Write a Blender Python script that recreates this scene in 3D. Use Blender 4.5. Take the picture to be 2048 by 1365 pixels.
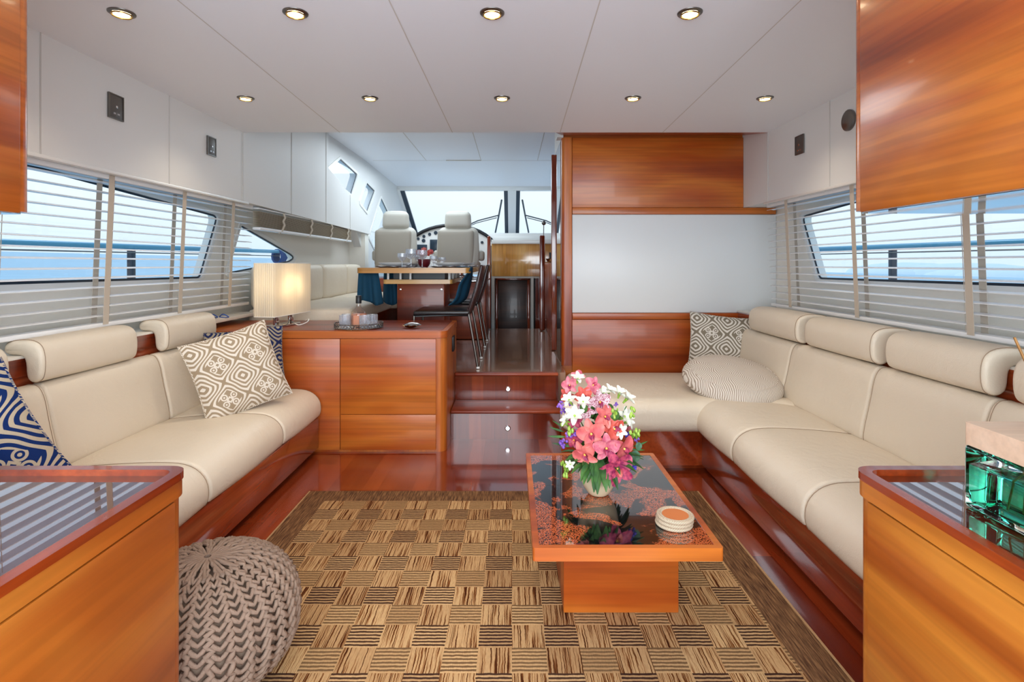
import bpy, bmesh, math, random
from mathutils import Vector, Matrix, Euler
from mathutils.geometry import tessellate_polygon
for o in list(bpy.data.objects): bpy.data.objects.remove(o)
S = bpy.context.scene
COL = S.collection
R = random.Random(7)
PI = math.pi

# ---------------------------------------------------------------- camera
cd = bpy.data.cameras.new('camera'); cam = bpy.data.objects.new('camera', cd); COL.objects.link(cam)
cam.location = (0, 0, 1.15); cam.rotation_euler = (PI/2, 0, 0)
cd.sensor_width = 36; cd.lens = 1080/2048*36; cd.shift_y = -154.5/2048
cd.clip_start = 0.05; cd.clip_end = 5000
S.camera = cam
# ---------------------------------------------------------------- world, exposure, daylight
S.view_settings.view_transform = 'Standard'; S.view_settings.look = 'None'
S.view_settings.gamma = 1; S.view_settings.use_curve_mapping = False
S.view_settings.exposure = 0.86
w = bpy.data.worlds.new('sky'); S.world = w; w.use_nodes = True
nt = w.node_tree; nt.nodes.clear()
tc = nt.nodes.new('ShaderNodeTexCoord'); sp = nt.nodes.new('ShaderNodeSeparateXYZ')
rp = nt.nodes.new('ShaderNodeValToRGB'); bg = nt.nodes.new('ShaderNodeBackground'); wo = nt.nodes.new('ShaderNodeOutputWorld')
nt.links.new(tc.outputs['Generated'], sp.inputs[0]); nt.links.new(sp.outputs[2], rp.inputs[0])
nt.links.new(rp.outputs[0], bg.inputs[0]); nt.links.new(bg.outputs[0], wo.inputs[0])
rp.color_ramp.elements[0].position = 0.0; rp.color_ramp.elements[0].color = (0.68, 0.83, 0.95, 1)
rp.color_ramp.elements[1].position = 0.6; rp.color_ramp.elements[1].color = (0.50, 0.70, 1.0, 1)
e = rp.color_ramp.elements.new(0.12); e.color = (0.84, 0.92, 0.97, 1)
bg.inputs[1].default_value = 0.66
def area(name, loc, rot, sx, sy, en, col):
    l = bpy.data.lights.new(name, 'AREA'); l.shape = 'RECTANGLE'; l.size = sx; l.size_y = sy
    l.energy = en; l.color = col
    o = bpy.data.objects.new(name, l); COL.objects.link(o); o.location = loc; o.rotation_euler = rot
    return o
# daylight entering through the open cockpit doors behind the camera
area('cockpit_daylight', (0, -0.95, 1.25), (PI/2, 0, PI), 3.4, 1.6, 78, (0.86, 0.94, 1.0)).rotation_euler = (PI/2+math.radians(14), 0, 0)
# added fill lamp below the closed wheelhouse ceiling, boosting the daylight there
area('wheelhouse_fill', (-1.0, 6.6, 2.44), (0, 0, 0), 1.2, 2.2, 20, (0.80, 0.92, 1.0))
sd = bpy.data.lights.new('sun', 'SUN'); sd.energy = 0.7; sd.angle = 0.3; sd.color = (1, 0.97, 0.92)
so = bpy.data.objects.new('sun', sd); COL.objects.link(so); so.rotation_euler = (math.radians(-38), math.radians(-12), 0)

# ---------------------------------------------------------------- materials
def lin(c):
    c = c/255.0
    return c/12.92 if c <= 0.04045 else ((c+0.055)/1.055)**2.4
def C(r, g, b): return (lin(r), lin(g), lin(b), 1)
class NT:
    def __init__(s, name):
        s.m = bpy.data.materials.new(name); s.m.use_nodes = True; s.t = s.m.node_tree
        s.n = s.t.nodes; s.b = s.n['Principled BSDF']
    def node(s, ty, **k):
        x = s.n.new(ty)
        for a, v in k.items(): setattr(x, a, v)
        return x
    def L(s, a, b): s.t.links.new(a, b)
    def math(s, op, a, b=None, c=None):
        x = s.n.new('ShaderNodeMath'); x.operation = op
        for i, v in enumerate((a, b, c)):
            if v is None: continue
            if isinstance(v, (int, float)): x.inputs[i].default_value = v
            else: s.L(v, x.inputs[i])
        return x.outputs[0]
    def mix(s, f, a, b, mode='MIX'):
        x = s.n.new('ShaderNodeMix'); x.data_type = 'RGBA'; x.blend_type = mode
        for i, v in ((0, f), (6, a), (7, b)):
            if isinstance(v, (int, float)): x.inputs[i].default_value = v
            elif isinstance(v, tuple): x.inputs[i].default_value = v
            else: s.L(v, x.inputs[i])
        return x.outputs[2]
    def coord(s, out='Object', scale=(1, 1, 1), loc=(0, 0, 0), rot=(0, 0, 0)):
        t = s.n.new('ShaderNodeTexCoord'); m = s.n.new('ShaderNodeMapping')
        m.inputs['Scale'].default_value = scale; m.inputs['Location'].default_value = loc; m.inputs['Rotation'].default_value = rot
        s.L(t.outputs[out], m.inputs[0]); return m.outputs[0]
    def noise(s, vec, scale, detail=3, dist=0, rough=0.5):
        x = s.n.new('ShaderNodeTexNoise'); s.L(vec, x.inputs['Vector'])
        x.inputs['Scale'].default_value = scale; x.inputs['Detail'].default_value = detail
        x.inputs['Distortion'].default_value = dist; x.inputs['Roughness'].default_value = rough
        return x.outputs[0]
    def ramp(s, fac, stops, interp='LINEAR'):
        x = s.n.new('ShaderNodeValToRGB'); x.color_ramp.interpolation = interp
        el = x.color_ramp.elements
        while len(el) > 1: el.remove(el[-1])
        el[0].position, el[0].color = stops[0]
        for p, c in stops[1:]:
            q = el.new(p); q.color = c
        s.L(fac, x.inputs[0]); return x.outputs[0]
    def bump(s, h, strength=0.3, dist=0.01):
        x = s.n.new('ShaderNodeBump'); x.inputs['Strength'].default_value = strength
        x.inputs['Distance'].default_value = dist; s.L(h, x.inputs['Height']); s.L(x.outputs[0], s.b.inputs['Normal'])
    def set(s, **k):
        names = dict(col='Base Color', rough='Roughness', metal='Metallic', coat='Coat Weight', coatr='Coat Roughness',
                     spec='Specular IOR Level', trans='Transmission Weight', ior='IOR', emc='Emission Color', ems='Emission Strength',
                     sss='Subsurface Weight', sheen='Sheen Weight', alpha='Alpha')
        for a, v in k.items():
            i = s.b.inputs[names[a]]
            if hasattr(v, 'is_linked') or hasattr(v, 'links'): s.L(v, i)
            else: i.default_value = v
        return s.m
WH = (1, 1, 1, 1); BK = (0, 0, 0, 1)
def plain(name, col, rough=0.5, metal=0, coat=0, bumps=None, var=0.0):
    n = NT(name); v = n.coord('Object')
    if var:
        c = n.mix(n.noise(v, 6, 4), tuple(x*(1-var) for x in col[:3])+(1,), tuple(min(1, x*(1+var)) for x in col[:3])+(1,))
    else: c = col
    n.set(col=c, rough=rough, metal=metal, coat=coat)
    if bumps: n.bump(n.noise(v, bumps[0], 4), bumps[1], bumps[2])
    return n.m
def wood(name, axis, dark, mid, light, rough=0.34, coat=0.12, sc=1.0, streak=0.22, off=0):
    n = NT(name); s = [3.6*sc]*3; s['xyz'.index(axis)] = 0.5*sc
    v = n.coord('Object', tuple(s), (off, off*1.7, off*0.6))
    a = n.noise(v, 1.0, 4, 0.5, 0.5)
    c = n.ramp(a, [(0.34, dark), (0.46, mid), (0.58, light), (0.68, mid), (0.78, dark)])
    s2 = [70.0*sc]*3; s2['xyz'.index(axis)] = 1.6*sc
    f = n.noise(n.coord('Object', tuple(s2)), 1.0, 3, 0.2)
    g = n.ramp(f, [(0.35, (1-streak, 1-streak, 1-streak, 1)), (0.6, WH)])
    c = n.mix(1.0, c, g, 'MULTIPLY')
    n.set(col=c, rough=rough, coat=coat, coatr=0.06)
    return n.m
CH = (C(134, 48, 14), C(176, 80, 24), C(204, 114, 40))
M = {}
M['wood_x'] = wood('cherry_wood_across', 'x', *CH, sc=0.75)
M['wood_y'] = wood('cherry_wood_fore_aft', 'y', *CH)
M['wood_z'] = wood('cherry_wood_upright', 'z', *CH)
HN = (C(136, 58, 16), C(180, 94, 28), C(214, 138, 50))
M['honey_y'] = wood('honey_wood_fore_aft', 'y', *HN, sc=0.8, off=3, streak=0.15)
M['rim'] = wood('red_cherry_edge', 'y', C(104, 32, 10), C(140, 50, 16), C(166, 68, 24), rough=0.15, coat=0.6)
RD = (C(104, 34, 14), C(142, 54, 24), C(170, 74, 34))
M['red_y'] = wood('mahogany_fore_aft', 'y', *RD, rough=0.15, coat=0.9)
M['red_x'] = wood('mahogany_across', 'x', *RD, rough=0.36, coat=0.25)
M['red_z'] = wood('mahogany_upright', 'z', C(84, 26, 12), C(120, 42, 20), C(146, 58, 28), rough=0.12, coat=1.0)
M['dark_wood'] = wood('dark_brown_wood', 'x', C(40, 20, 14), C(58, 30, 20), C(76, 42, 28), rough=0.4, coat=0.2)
M['pale_honey'] = wood('glossy_pale_honey_wood', 'z', C(176, 116, 52), C(206, 146, 74), C(226, 172, 100), rough=0.12, coat=1.0)
M['pale_edge'] = wood('pale_maple_edge', 'x', C(190, 132, 62), C(214, 158, 82), C(230, 178, 104), rough=0.25)
def leather():
    n = NT('cream_leather'); v = n.coord('Object')
    c = n.mix(n.noise(v, 3, 3), C(222, 208, 186), C(232, 220, 201))
    n.set(col=c, rough=0.42, spec=0.4)
    h = n.math('ADD', n.noise(v, 260, 2), n.math('MULTIPLY', n.noise(v, 13, 5, 1.6), 4.0))
    n.bump(h, 0.22, 0.004); return n.m
M['leather'] = leather()
M['leather_grey'] = plain('grey_beige_leather', C(186, 182, 172), 0.45, bumps=(200, 0.15, 0.003))
M['stitch'] = plain('brown_stitching', C(150, 125, 100), 0.7)
M['white_panel'] = plain('white_vinyl_panel', C(226, 226, 224), 0.5, bumps=(300, 0.1, 0.002))
M['ceiling'] = plain('white_headliner', C(236, 240, 247), 0.42, bumps=(120, 0.04, 0.002))
M['seam'] = plain('grey_seam', C(206, 203, 198), 0.8)
M['screen_white'] = plain('pale_screen_panel', C(226, 229, 230), 0.35)
M['cream'] = plain('cream_gelcoat', C(240, 236, 226), 0.4)
M['white'] = plain('white_gloss', C(235, 235, 232), 0.25)
M['black'] = plain('black_rubber', C(16, 20, 24), 0.4)
M['navy_seal'] = plain('dark_window_seal', C(20, 42, 60), 0.3)
M['steel_blue'] = plain('blue_steel_tube', C(84, 158, 188), 0.3, metal=0.1)
M['chrome'] = plain('chrome', C(210, 210, 212), 0.12, metal=1)
M['steel'] = plain('brushed_steel', C(120, 116, 112), 0.35, metal=1)
M['brass'] = plain('brass', C(190, 150, 80), 0.25, metal=1)
M['pewter'] = plain('dark_grey_plate', C(96, 92, 88), 0.4, metal=0.4)
M['teal'] = plain('teal_cloth', C(12, 70, 98), 0.85, bumps=(90, 0.3, 0.004), var=0.25)
M['slat'] = plain('white_blind_slat', C(238, 240, 242), 0.3)
M['slat_tan'] = plain('stacked_blind_slat', C(176, 160, 136), 0.5)
M['tape'] = plain('beige_blind_tape', C(196, 184, 168), 0.8)
M['black_leather'] = plain('black_leather', C(30, 24, 26), 0.35, bumps=(200, 0.1, 0.002))
def glass_sheet(name, tint=(1, 1, 1, 1), gl=0.06):
    n = NT(name); n.n.remove(n.b)
    tr = n.node('ShaderNodeBsdfTransparent'); tr.inputs[0].default_value = tint
    gs = n.node('ShaderNodeBsdfGlossy'); gs.inputs['Roughness'].default_value = 0.02
    lw = n.node('ShaderNodeLayerWeight'); lw.inputs[0].default_value = 0.5
    fac = n.math('ADD', n.math('MULTIPLY', n.math('POWER', lw.outputs[1], 5.0 if gl < 0.1 else 1.6), 0.5), gl*0.5)
    mx = n.node('ShaderNodeMixShader'); n.L(fac, mx.inputs[0]); n.L(tr.outputs[0], mx.inputs[1]); n.L(gs.outputs[0], mx.inputs[2])
    n.L(mx.outputs[0], n.n['Material Output'].inputs[0]); return n.m
M['pane'] = glass_sheet('window_glass', (0.97, 0.99, 1, 1), 0.05)
M['bottle_glass'] = glass_sheet('bottle_glass', (0.97, 0.93, 0.90, 1), 0.2)
def crystal():
    n = NT('cut_crystal'); n.n.remove(n.b)
    tr = n.node('ShaderNodeBsdfTransparent'); tr.inputs[0].default_value = (0.95, 0.97, 1, 1)
    gs = n.node('ShaderNodeBsdfGlossy'); gs.inputs['Roughness'].default_value = 0.08
    df = n.node('ShaderNodeBsdfDiffuse'); df.inputs[0].default_value = (0.85, 0.88, 0.95, 1)
    a = n.node('ShaderNodeMixShader'); a.inputs[0].default_value = 0.45; n.L(gs.outputs[0], a.inputs[1]); n.L(df.outputs[0], a.inputs[2])
    lw = n.node('ShaderNodeLayerWeight'); lw.inputs[0].default_value = 0.5
    f = n.math('MINIMUM', n.math('ADD', n.math('MULTIPLY', lw.outputs[1], 0.6), 0.10), 0.9)
    mx = n.node('ShaderNodeMixShader'); n.L(f, mx.inputs[0]); n.L(tr.outputs[0], mx.inputs[1]); n.L(a.outputs[0], mx.inputs[2])
    n.L(mx.outputs[0], n.n['Material Output'].inputs[0]); return n.m
M['crystal'] = crystal()
M['thick_glass'] = NT('clear_thick_glass').set(col=C(245, 250, 250), rough=0.0, trans=1.0, ior=1.45)
M['green_oil'] = NT('green_scented_oil').set(col=C(70, 200, 165), rough=0.0, trans=1.0, ior=1.33)
M['amber'] = NT('pink_amber_spirit').set(col=C(236, 170, 140), rough=0.03, trans=0.5, ior=1.4)
M['mirror'] = plain('mirror', C(225, 228, 228), 0.02, metal=1)
def emis(name, col, st):
    n = NT(name); return n.set(col=col, emc=col, ems=st)
M['lamp_on'] = emis('warm_lit_lens', (1, 0.80, 0.52, 1), 9)
M['led'] = emis('cool_led_lens', (0.8, 0.88, 1, 1), 2.0)
M['bulb'] = emis('warm_lit_bulb', (1, 0.80, 0.50, 1), 6)

def floor_mat(name, cols, pw=0.085, rough=0.16):
    n = NT(name); t = n.node('ShaderNodeTexCoord'); s = n.node('ShaderNodeSeparateXYZ'); n.L(t.outputs['Object'], s.inputs[0])
    xi = n.math('FLOOR', n.math('DIVIDE', s.outputs[0], pw))
    yo = n.math('MULTIPLY', n.math('FRACT', n.math('MULTIPLY', xi, 0.37)), 1.1)
    yi = n.math('FLOOR', n.math('DIVIDE', n.math('ADD', s.outputs[1], yo), 1.1))
    cv = n.node('ShaderNodeCombineXYZ'); n.L(xi, cv.inputs[0]); n.L(yi, cv.inputs[1])
    wn = n.node('ShaderNodeTexWhiteNoise'); n.L(cv.outputs[0], wn.inputs[0])
    gr = n.noise(n.coord('Object', (40, 2, 2)), 1.0, 4, 0.4)
    k = n.math('ADD', n.math('MULTIPLY', wn.outputs[0], 0.6), n.math('MULTIPLY', gr, 0.4))
    c = n.ramp(k, [(0.1, cols[0]), (0.5, cols[1]), (0.85, cols[2])])
    fr = n.math('FRACT', n.math('DIVIDE', s.outputs[0], pw))
    ln = n.math('LESS_THAN', fr, 0.02)
    c = n.mix(n.math('MULTIPLY', ln, 0.6), c, C(30, 8, 6))
    n.set(col=c, rough=rough, coat=0.9, coatr=0.05)
    return n.m
M['floor'] = floor_mat('mahogany_plank_floor', (C(90, 26, 12), C(126, 46, 20), C(160, 70, 34)))
M['floor_up'] = floor_mat('window_lit_mahogany_floor', (C(120, 82, 62), C(144, 102, 80), C(166, 124, 98)), rough=0.2)  # window light reflected on the upper floor is put into paler planks

def rug_mat():
    n = NT('patchwork_rug_weave'); t = n.node('ShaderNodeTexCoord')
    wob = n.noise(t.outputs['Object'], 45, 2)
    s = n.node('ShaderNodeSeparateXYZ'); n.L(t.outputs['Object'], s.inputs[0])
    dx = n.math('MULTIPLY', n.math('SUBTRACT', wob, 0.5), 0.006)
    X = n.math('ADD', s.outputs[0], dx); Y = n.math('ADD', s.outputs[1], dx)
    u = n.math('DIVIDE', X, 0.1); v = n.math('DIVIDE', Y, 0.1)
    ui = n.math('FLOOR', u); vi = n.math('FLOOR', v)
    par = n.math('MODULO', n.math('ADD', n.math('ADD', ui, vi), 200), 2)      # 0/1 checker
    vp = n.math('MODULO', n.math('ADD', vi, 200), 2)
    cv = n.node('ShaderNodeCombineXYZ'); n.L(ui, cv.inputs[0]); n.L(vi, cv.inputs[1])
    wn = n.node('ShaderNodeTexWhiteNoise'); n.L(cv.outputs[0], wn.inputs[0])
    tan = n.mix(wn.outputs[0], C(180, 140, 96), C(210, 171, 121))
    fib = n.noise(n.coord('Object', (300, 60, 1)), 1.0, 3)
    # vertical irregular stripes
    c1 = n.node('ShaderNodeCombineXYZ'); n.L(n.math('MULTIPLY', X, 330), c1.inputs[0]); n.L(n.math('MULTIPLY', vi, 7.3), c1.inputs[1]); n.L(n.math('MULTIPLY', Y, 6), c1.inputs[2])
    n1 = n.node('ShaderNodeTexNoise'); n.L(c1.outputs[0], n1.inputs['Vector']); n1.inputs['Scale'].default_value = 1.0; n1.inputs['Detail'].default_value = 1
    st = n.ramp(n1.outputs[0], [(0.34, C(90, 54, 40)), (0.42, C(170, 130, 96)), (0.50, WH), (1, WH)])
    cA = n.mix(1.0, tan, st, 'MULTIPLY')
    # horizontal regular stripes
    fv = n.math('FRACT', n.math('MULTIPLY', v, 7))
    hs = n.math('GREATER_THAN', fv, 0.48)
    dk = n.mix(vp, C(62, 38, 30), C(128, 98, 66))
    dk = n.mix(n.math('MULTIPLY', wn.outputs[0], 0.45), dk, C(96, 68, 46))
    cB = n.mix(hs, tan, dk)
    field = n.mix(par, cA, cB)
    # brown border with streaks
    bn = n.noise(n.coord('Object', (190, 14, 1)), 1.0, 3)
    bord = n.ramp(bn, [(0.3, C(78, 52, 38)), (0.5, C(122, 88, 60)), (0.7, C(160, 120, 82))])
    inx = n.math('MULTIPLY', n.math('GREATER_THAN', s.outputs[0], -0.9), n.math('LESS_THAN', s.outputs[0], 0.81))
    ins = n.math('MULTIPLY', inx, n.math('LESS_THAN', s.outputs[1], 2.59))
    c = n.mix(ins, bord, field)
    inx2 = n.math('MULTIPLY', n.math('GREATER_THAN', s.outputs[0], -1.008), n.math('LESS_THAN', s.outputs[0], 0.925))
    c = n.mix(inx2, C(196, 160, 116), c)
    c = n.mix(0.35, c, n.ramp(fib, [(0.3, (0.45, 0.45, 0.45, 1)), (0.7, WH)]), 'MULTIPLY')
    n.set(col=c, rough=0.95, spec=0.1)
    n.bump(n.math('ADD', fib, hs), 0.5, 0.003); return n.m
M['rug'] = rug_mat()

def ogee(name, ca, cb, sc=31.0, rot=0.0, out='UV'):
    """interlaced diamonds and scrolls woven in two colours"""
    n = NT(name); v = n.coord(out, (sc, sc, sc), rot=(0, 0, rot)); s = n.node('ShaderNodeSeparateXYZ'); n.L(v, s.inputs[0])
    x, y = s.outputs[0], s.outputs[1]
    f = n.math('ADD', n.math('COSINE', n.math('ADD', x, n.math('MULTIPLY', n.math('SINE', n.math('MULTIPLY', y, 2)), 0.28))), n.math('COSINE', n.math('MULTIPLY', y, 1.0)))
    tx = n.math('PINGPONG', x, PI); ty = n.math('PINGPONG', y, PI)
    d = n.math('DIVIDE', n.math('SUBTRACT', n.math('ADD', tx, ty), PI), 1.7)
    g = n.math('ADD', n.math('MULTIPLY', f, 0.5), n.math('MULTIPLY', d, -0.5))
    b = n.math('FRACT', n.math('ADD', n.math('MULTIPLY', g, 1.8), 0.3))
    m = n.math('LESS_THAN', b, 0.5)
    # scroll medallion: four rings about a small diamond on every second diamond
    qx = n.math('SUBTRACT', PI, tx); qy = n.math('SUBTRACT', PI, ty)
    rr = n.math('SQRT', n.math('ADD', n.math('POWER', n.math('SUBTRACT', qx, 0.78), 2), n.math('POWER', n.math('SUBTRACT', qy, 0.62), 2)))
    ring = n.math('MULTIPLY', n.math('LESS_THAN', rr, 0.56), n.math('MAXIMUM', n.math('GREATER_THAN', rr, 0.34), n.math('LESS_THAN', rr, 0.16)))
    dd = n.math('ADD', qx, qy); dia = n.math('MULTIPLY', n.math('LESS_THAN', dd, 0.62), n.math('GREATER_THAN', dd, 0.28))
    inside = n.math('LESS_THAN', n.math('ADD', n.math('MULTIPLY', qx, 0.8), qy), 1.75)
    med = n.math('SUBTRACT', 1.0, n.math('MAXIMUM', ring, dia))
    m = n.math('ADD', n.math('MULTIPLY', m, n.math('SUBTRACT', 1.0, inside)), n.math('MULTIPLY', med, inside))
    c = n.mix(m, ca, cb)
    wv = n.noise(n.coord('Object', (500, 500, 500)), 1.0, 2)
    c = n.mix(0.25, c, n.ramp(wv, [(0.3, (0.6, 0.6, 0.6, 1)), (0.7, WH)]), 'MULTIPLY')
    n.set(col=c, rough=0.9, spec=0.15); n.bump(n.math('ADD', m, wv), 0.3, 0.002); return n.m
M['cush_tan'] = ogee('taupe_ogee_weave', C(236, 226, 212), C(168, 148, 122))
M['cush_navy'] = ogee('navy_ogee_weave', C(172, 160, 138), C(40, 48, 92))
M['cush_blue'] = ogee('blue_ogee_weave', C(190, 174, 150), C(20, 44, 98), sc=27)
M['cush_grey'] = ogee('grey_ogee_weave', C(226, 220, 210), C(134, 124, 108), sc=31)
def zebra():
    n = NT('fine_zebra_weave'); v = n.coord('Object', (1, 1, 1.4))
    wv_ = n.node('ShaderNodeTexWave'); n.L(v, wv_.inputs['Vector']); wv_.inputs['Scale'].default_value = 33
    wv_.inputs['Distortion'].default_value = 14; wv_.inputs['Detail'].default_value = 1; wv_.inputs['Detail Scale'].default_value = 0.30
    b = wv_.outputs[1]
    c = n.mix(n.ramp(b, [(0.30, BK), (0.42, WH)]), C(166, 150, 134), C(230, 222, 212))
    n.set(col=c, rough=0.9, spec=0.15); n.bump(b, 0.15, 0.002); return n.m
M['zebra'] = zebra()
def marble():
    n = NT('black_and_coral_inlay'); v = n.coord('Object')
    a = n.noise(v, 6.5, 5, 0.5, 0.6); d = n.noise(v, 300, 1, 0.3)
    m = n.math('MULTIPLY', n.ramp(a, [(0.49, BK), (0.53, WH)]), n.ramp(d, [(0.44, BK), (0.5, WH)]))
    c = n.mix(m, C(14, 16, 18), C(196, 98, 56))
    n.set(col=c, rough=0.08, coat=1.0, coatr=0.01); return n.m
M['inlay'] = marble()
def knit():
    n = NT('taupe_cotton_rope'); v = n.coord('Object')
    c = n.mix(n.noise(v, 30, 3), C(134, 112, 96), C(166, 142, 124))
    n.set(col=c, rough=0.95, spec=0.1); n.bump(n.noise(v, 400, 3), 0.5, 0.003); return n.m
M['knit'] = knit()
def shade_mat():
    n = NT('pleated_ivory_shade'); v = n.coord('Object')
    c = n.mix(n.noise(n.coord('Object', (220, 220, 1)), 1.0, 2), C(214, 200, 176), C(244, 236, 218))
    n.set(col=c, rough=0.9)
    tl = n.node('ShaderNodeBsdfTranslucent'); n.L(c, tl.inputs[0])
    mx = n.node('ShaderNodeMixShader'); mx.inputs[0].default_value = 0.35
    n.L(n.b.outputs[0], mx.inputs[1]); n.L(tl.outputs[0], mx.inputs[2]); n.L(mx.outputs[0], n.n['Material Output'].inputs[0])
    return n.m
M['shade'] = shade_mat()
def sea_mat():
    n = NT('sea_water'); v = n.coord('Object', (0.02, 0.12, 1))
    k = n.noise(v, 6, 5)
    c = n.mix(k, C(84, 152, 186), C(142, 198, 218))
    n.set(col=c, rough=0.35, spec=0.3); n.bump(k, 0.4, 0.5); return n.m
M['sea'] = sea_mat()

# ---------------------------------------------------------------- mesh helpers
class MB:
    def __init__(s): s.v = []; s.f = []; s.uv = None
    def add(s, vs, fs):
        b = len(s.v); s.v += [tuple(p) for p in vs]; s.f += [tuple(i+b for i in f) for f in fs]; return s
    def bm(s, bm):
        bm.verts.index_update(); s.add([v.co for v in bm.verts], [[v.index for v in f.verts] for f in bm.faces]); bm.free(); return s
    def box(s, x0, x1, y0, y1, z0, z1, b=0, seg=2):
        if x0 > x1: x0, x1 = x1, x0
        if y0 > y1: y0, y1 = y1, y0
        bm = bmesh.new(); bmesh.ops.create_cube(bm, size=1)
        for v in bm.verts: v.co = Vector(((x0+x1)/2+v.co.x*(x1-x0), (y0+y1)/2+v.co.y*(y1-y0), (z0+z1)/2+v.co.z*(z1-z0)))
        if b: bmesh.ops.bevel(bm, geom=bm.edges[:], offset=b, segments=seg, affect='EDGES', profile=0.5)
        return s.bm(bm)
    def prism(s, poly, ax, a0, a1, holes=(), taper=None):
        """poly: 2d points; ax: extrusion axis; other two axes in xyz order"""
        def P(p, a):
            if ax == 'z': return (p[0], p[1], a)
            if ax == 'y': return (p[0], a, p[1])
            return (a, p[0], p[1])
        loops = [list(poly)]+[list(h) for h in holes]
        tri = tessellate_polygon([[Vector((p[0], p[1], 0)) for p in l] for l in loops])
        flat = [p for l in loops for p in l]; n = len(flat)
        vs = [P(p, a0) for p in flat]+[P(p, a1) for p in flat]
        fs = [tuple(t) for t in tri]+[tuple(i+n for i in reversed(t)) for t in tri]
        if not holes:
            fs = [tuple(range(n)), tuple(range(2*n-1, n-1, -1))]
        b = 0
        for l in loops:
            m = len(l)
            for i in range(m):
                j = (i+1) % m; fs.append((b+i, b+j, b+j+n, b+i+n))
            b += m
        return s.add(vs, fs)
    def tube(s, pts, r, seg=8, closed=False, caps=True):
        pts = [Vector(p) for p in pts]; n = len(pts); rs = r if isinstance(r, (list, tuple)) else [r]*n
        vs = []; prev = None
        for i, p in enumerate(pts):
            if closed: t = pts[(i+1) % n]-pts[i-1]
            else: t = pts[min(i+1, n-1)]-pts[max(i-1, 0)]
            if t.length < 1e-9: t = Vector((0, 0, 1))
            t.normalize()
            if prev is None:
                a = Vector((0, 0, 1)) if abs(t.z) < 0.9 else Vector((1, 0, 0)); u = t.cross(a).normalized()
            else:
                u = prev-t*prev.dot(t)
                u = u.normalized() if u.length > 1e-6 else t.orthogonal().normalized()
            prev = u; w_ = t.cross(u)
            for k in range(seg):
                a = 2*PI*k/seg; vs.append(p+(u*math.cos(a)+w_*math.sin(a))*rs[i])
        fs = []
        for i in range(n if closed else n-1):
            j = (i+1) % n
            for k in range(seg):
                l = (k+1) % seg; fs.append((i*seg+k, i*seg+l, j*seg+l, j*seg+k))
        if caps and not closed:
            fs.append(tuple(range(seg-1, -1, -1))); fs.append(tuple((n-1)*seg+k for k in range(seg)))
        return s.add(vs, fs)
    def lathe(s, prof, c=(0, 0, 0), seg=32, sx=1, sy=1):
        vs = []; fs = []; n = len(prof)
        for r, z in prof:
            for k in range(seg):
                a = 2*PI*k/seg; vs.append((c[0]+r*sx*math.cos(a), c[1]+r*sy*math.sin(a), c[2]+z))
        for i in range(n-1):
            for k in range(seg):
                l = (k+1) % seg; fs.append((i*seg+k, i*seg+l, (i+1)*seg+l, (i+1)*seg+k))
        fs.append(tuple(range(seg-1, -1, -1))); fs.append(tuple((n-1)*seg+k for k in range(seg)))
        return s.add(vs, fs)
    def loft(s, prof, a0, a1, ax='y', r=0.03, seg=6, puff=0.0, mid=6):
        """closed profile swept along an axis with rounded, slightly swollen ends"""
        n = len(prof); cx = sum(p[0] for p in prof)/n; cy = sum(p[1] for p in prof)/n
        sec = []
        for i in range(seg+1):
            t = i/seg*PI/2; sec.append((a0+r*(1-math.sin(t)) if False else a0+r*(1-math.cos(t))*1.0, r*(1-math.sin(t))))
        k0 = [(a0+r*(1-math.cos(i/seg*PI/2)), r*(1-math.sin(i/seg*PI/2))) for i in range(seg+1)]
        mids = [(a0+r+(a1-a0-2*r)*i/mid, -puff*math.sin(PI*i/mid)) for i in range(1, mid)]
        k1 = [(a1-(a-a0), q) for a, q in reversed(k0)]
        sec = k0+mids+k1
        # per-vertex inset along inward normals
        nor = []
        ar = sum(prof[i][0]*prof[(i+1) % n][1]-prof[(i+1) % n][0]*prof[i][1] for i in range(n)); sg = 1 if ar > 0 else -1
        for i in range(n):
            p, q = prof[i-1], prof[(i+1) % n]; t = Vector((q[0]-p[0], q[1]-p[1])).normalized(); nor.append((-t.y*sg, t.x*sg))
        vs = []
        for a, ins in sec:
            for i, p in enumerate(prof):
                x = p[0]+nor[i][0]*ins; z = p[1]+nor[i][1]*ins
                vs.append((x, a, z) if ax == 'y' else ((a, x, z) if ax == 'x' else (x, z, a)))
        fs = []; m = len(sec)
        for i in range(m-1):
            for k in range(n):
                l = (k+1) % n; fs.append((i*n+k, i*n+l, (i+1)*n+l, (i+1)*n+k))
        fs.append(tuple(range(n-1, -1, -1))); fs.append(tuple((m-1)*n+k for k in range(n)))
        return s.add(vs, fs)
    def soft(s, cx, cy, cz, lx, ly, lz, r, puff=(0, 0, 0), n=12, deform=None):
        h = Vector((lx/2, ly/2, lz/2)); vs = {}; V = []; F = []
        def vert(i, j, k):
            key = (i, j, k)
            if key in vs: return vs[key]
            u = [2*i/n-1, 2*j/n-1, 2*k/n-1]
            u = [math.sin(a*PI/2)*0.35+a*0.65 for a in u]
            p = Vector((u[0]*h.x, u[1]*h.y, u[2]*h.z))
            q = Vector([max(-h[a]+r, min(h[a]-r, p[a])) for a in range(3)])
            d = p-q
            if d.length > 1e-9: p = q+d.normalized()*min(r, max(abs(c) for c in d) if False else r) if sum(abs(c) > 1e-9 for c in d) > 1 else q+d
            for a in range(3):
                o = [b for b in range(3) if b != a]
                p[a] += puff[a]*u[a]*(1-u[o[0]]**2)*(1-u[o[1]]**2)
            p += Vector((cx, cy, cz))
            if deform: p = Vector(deform(p))
            vs[key] = len(V); V.append(p); return vs[key]
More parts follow.
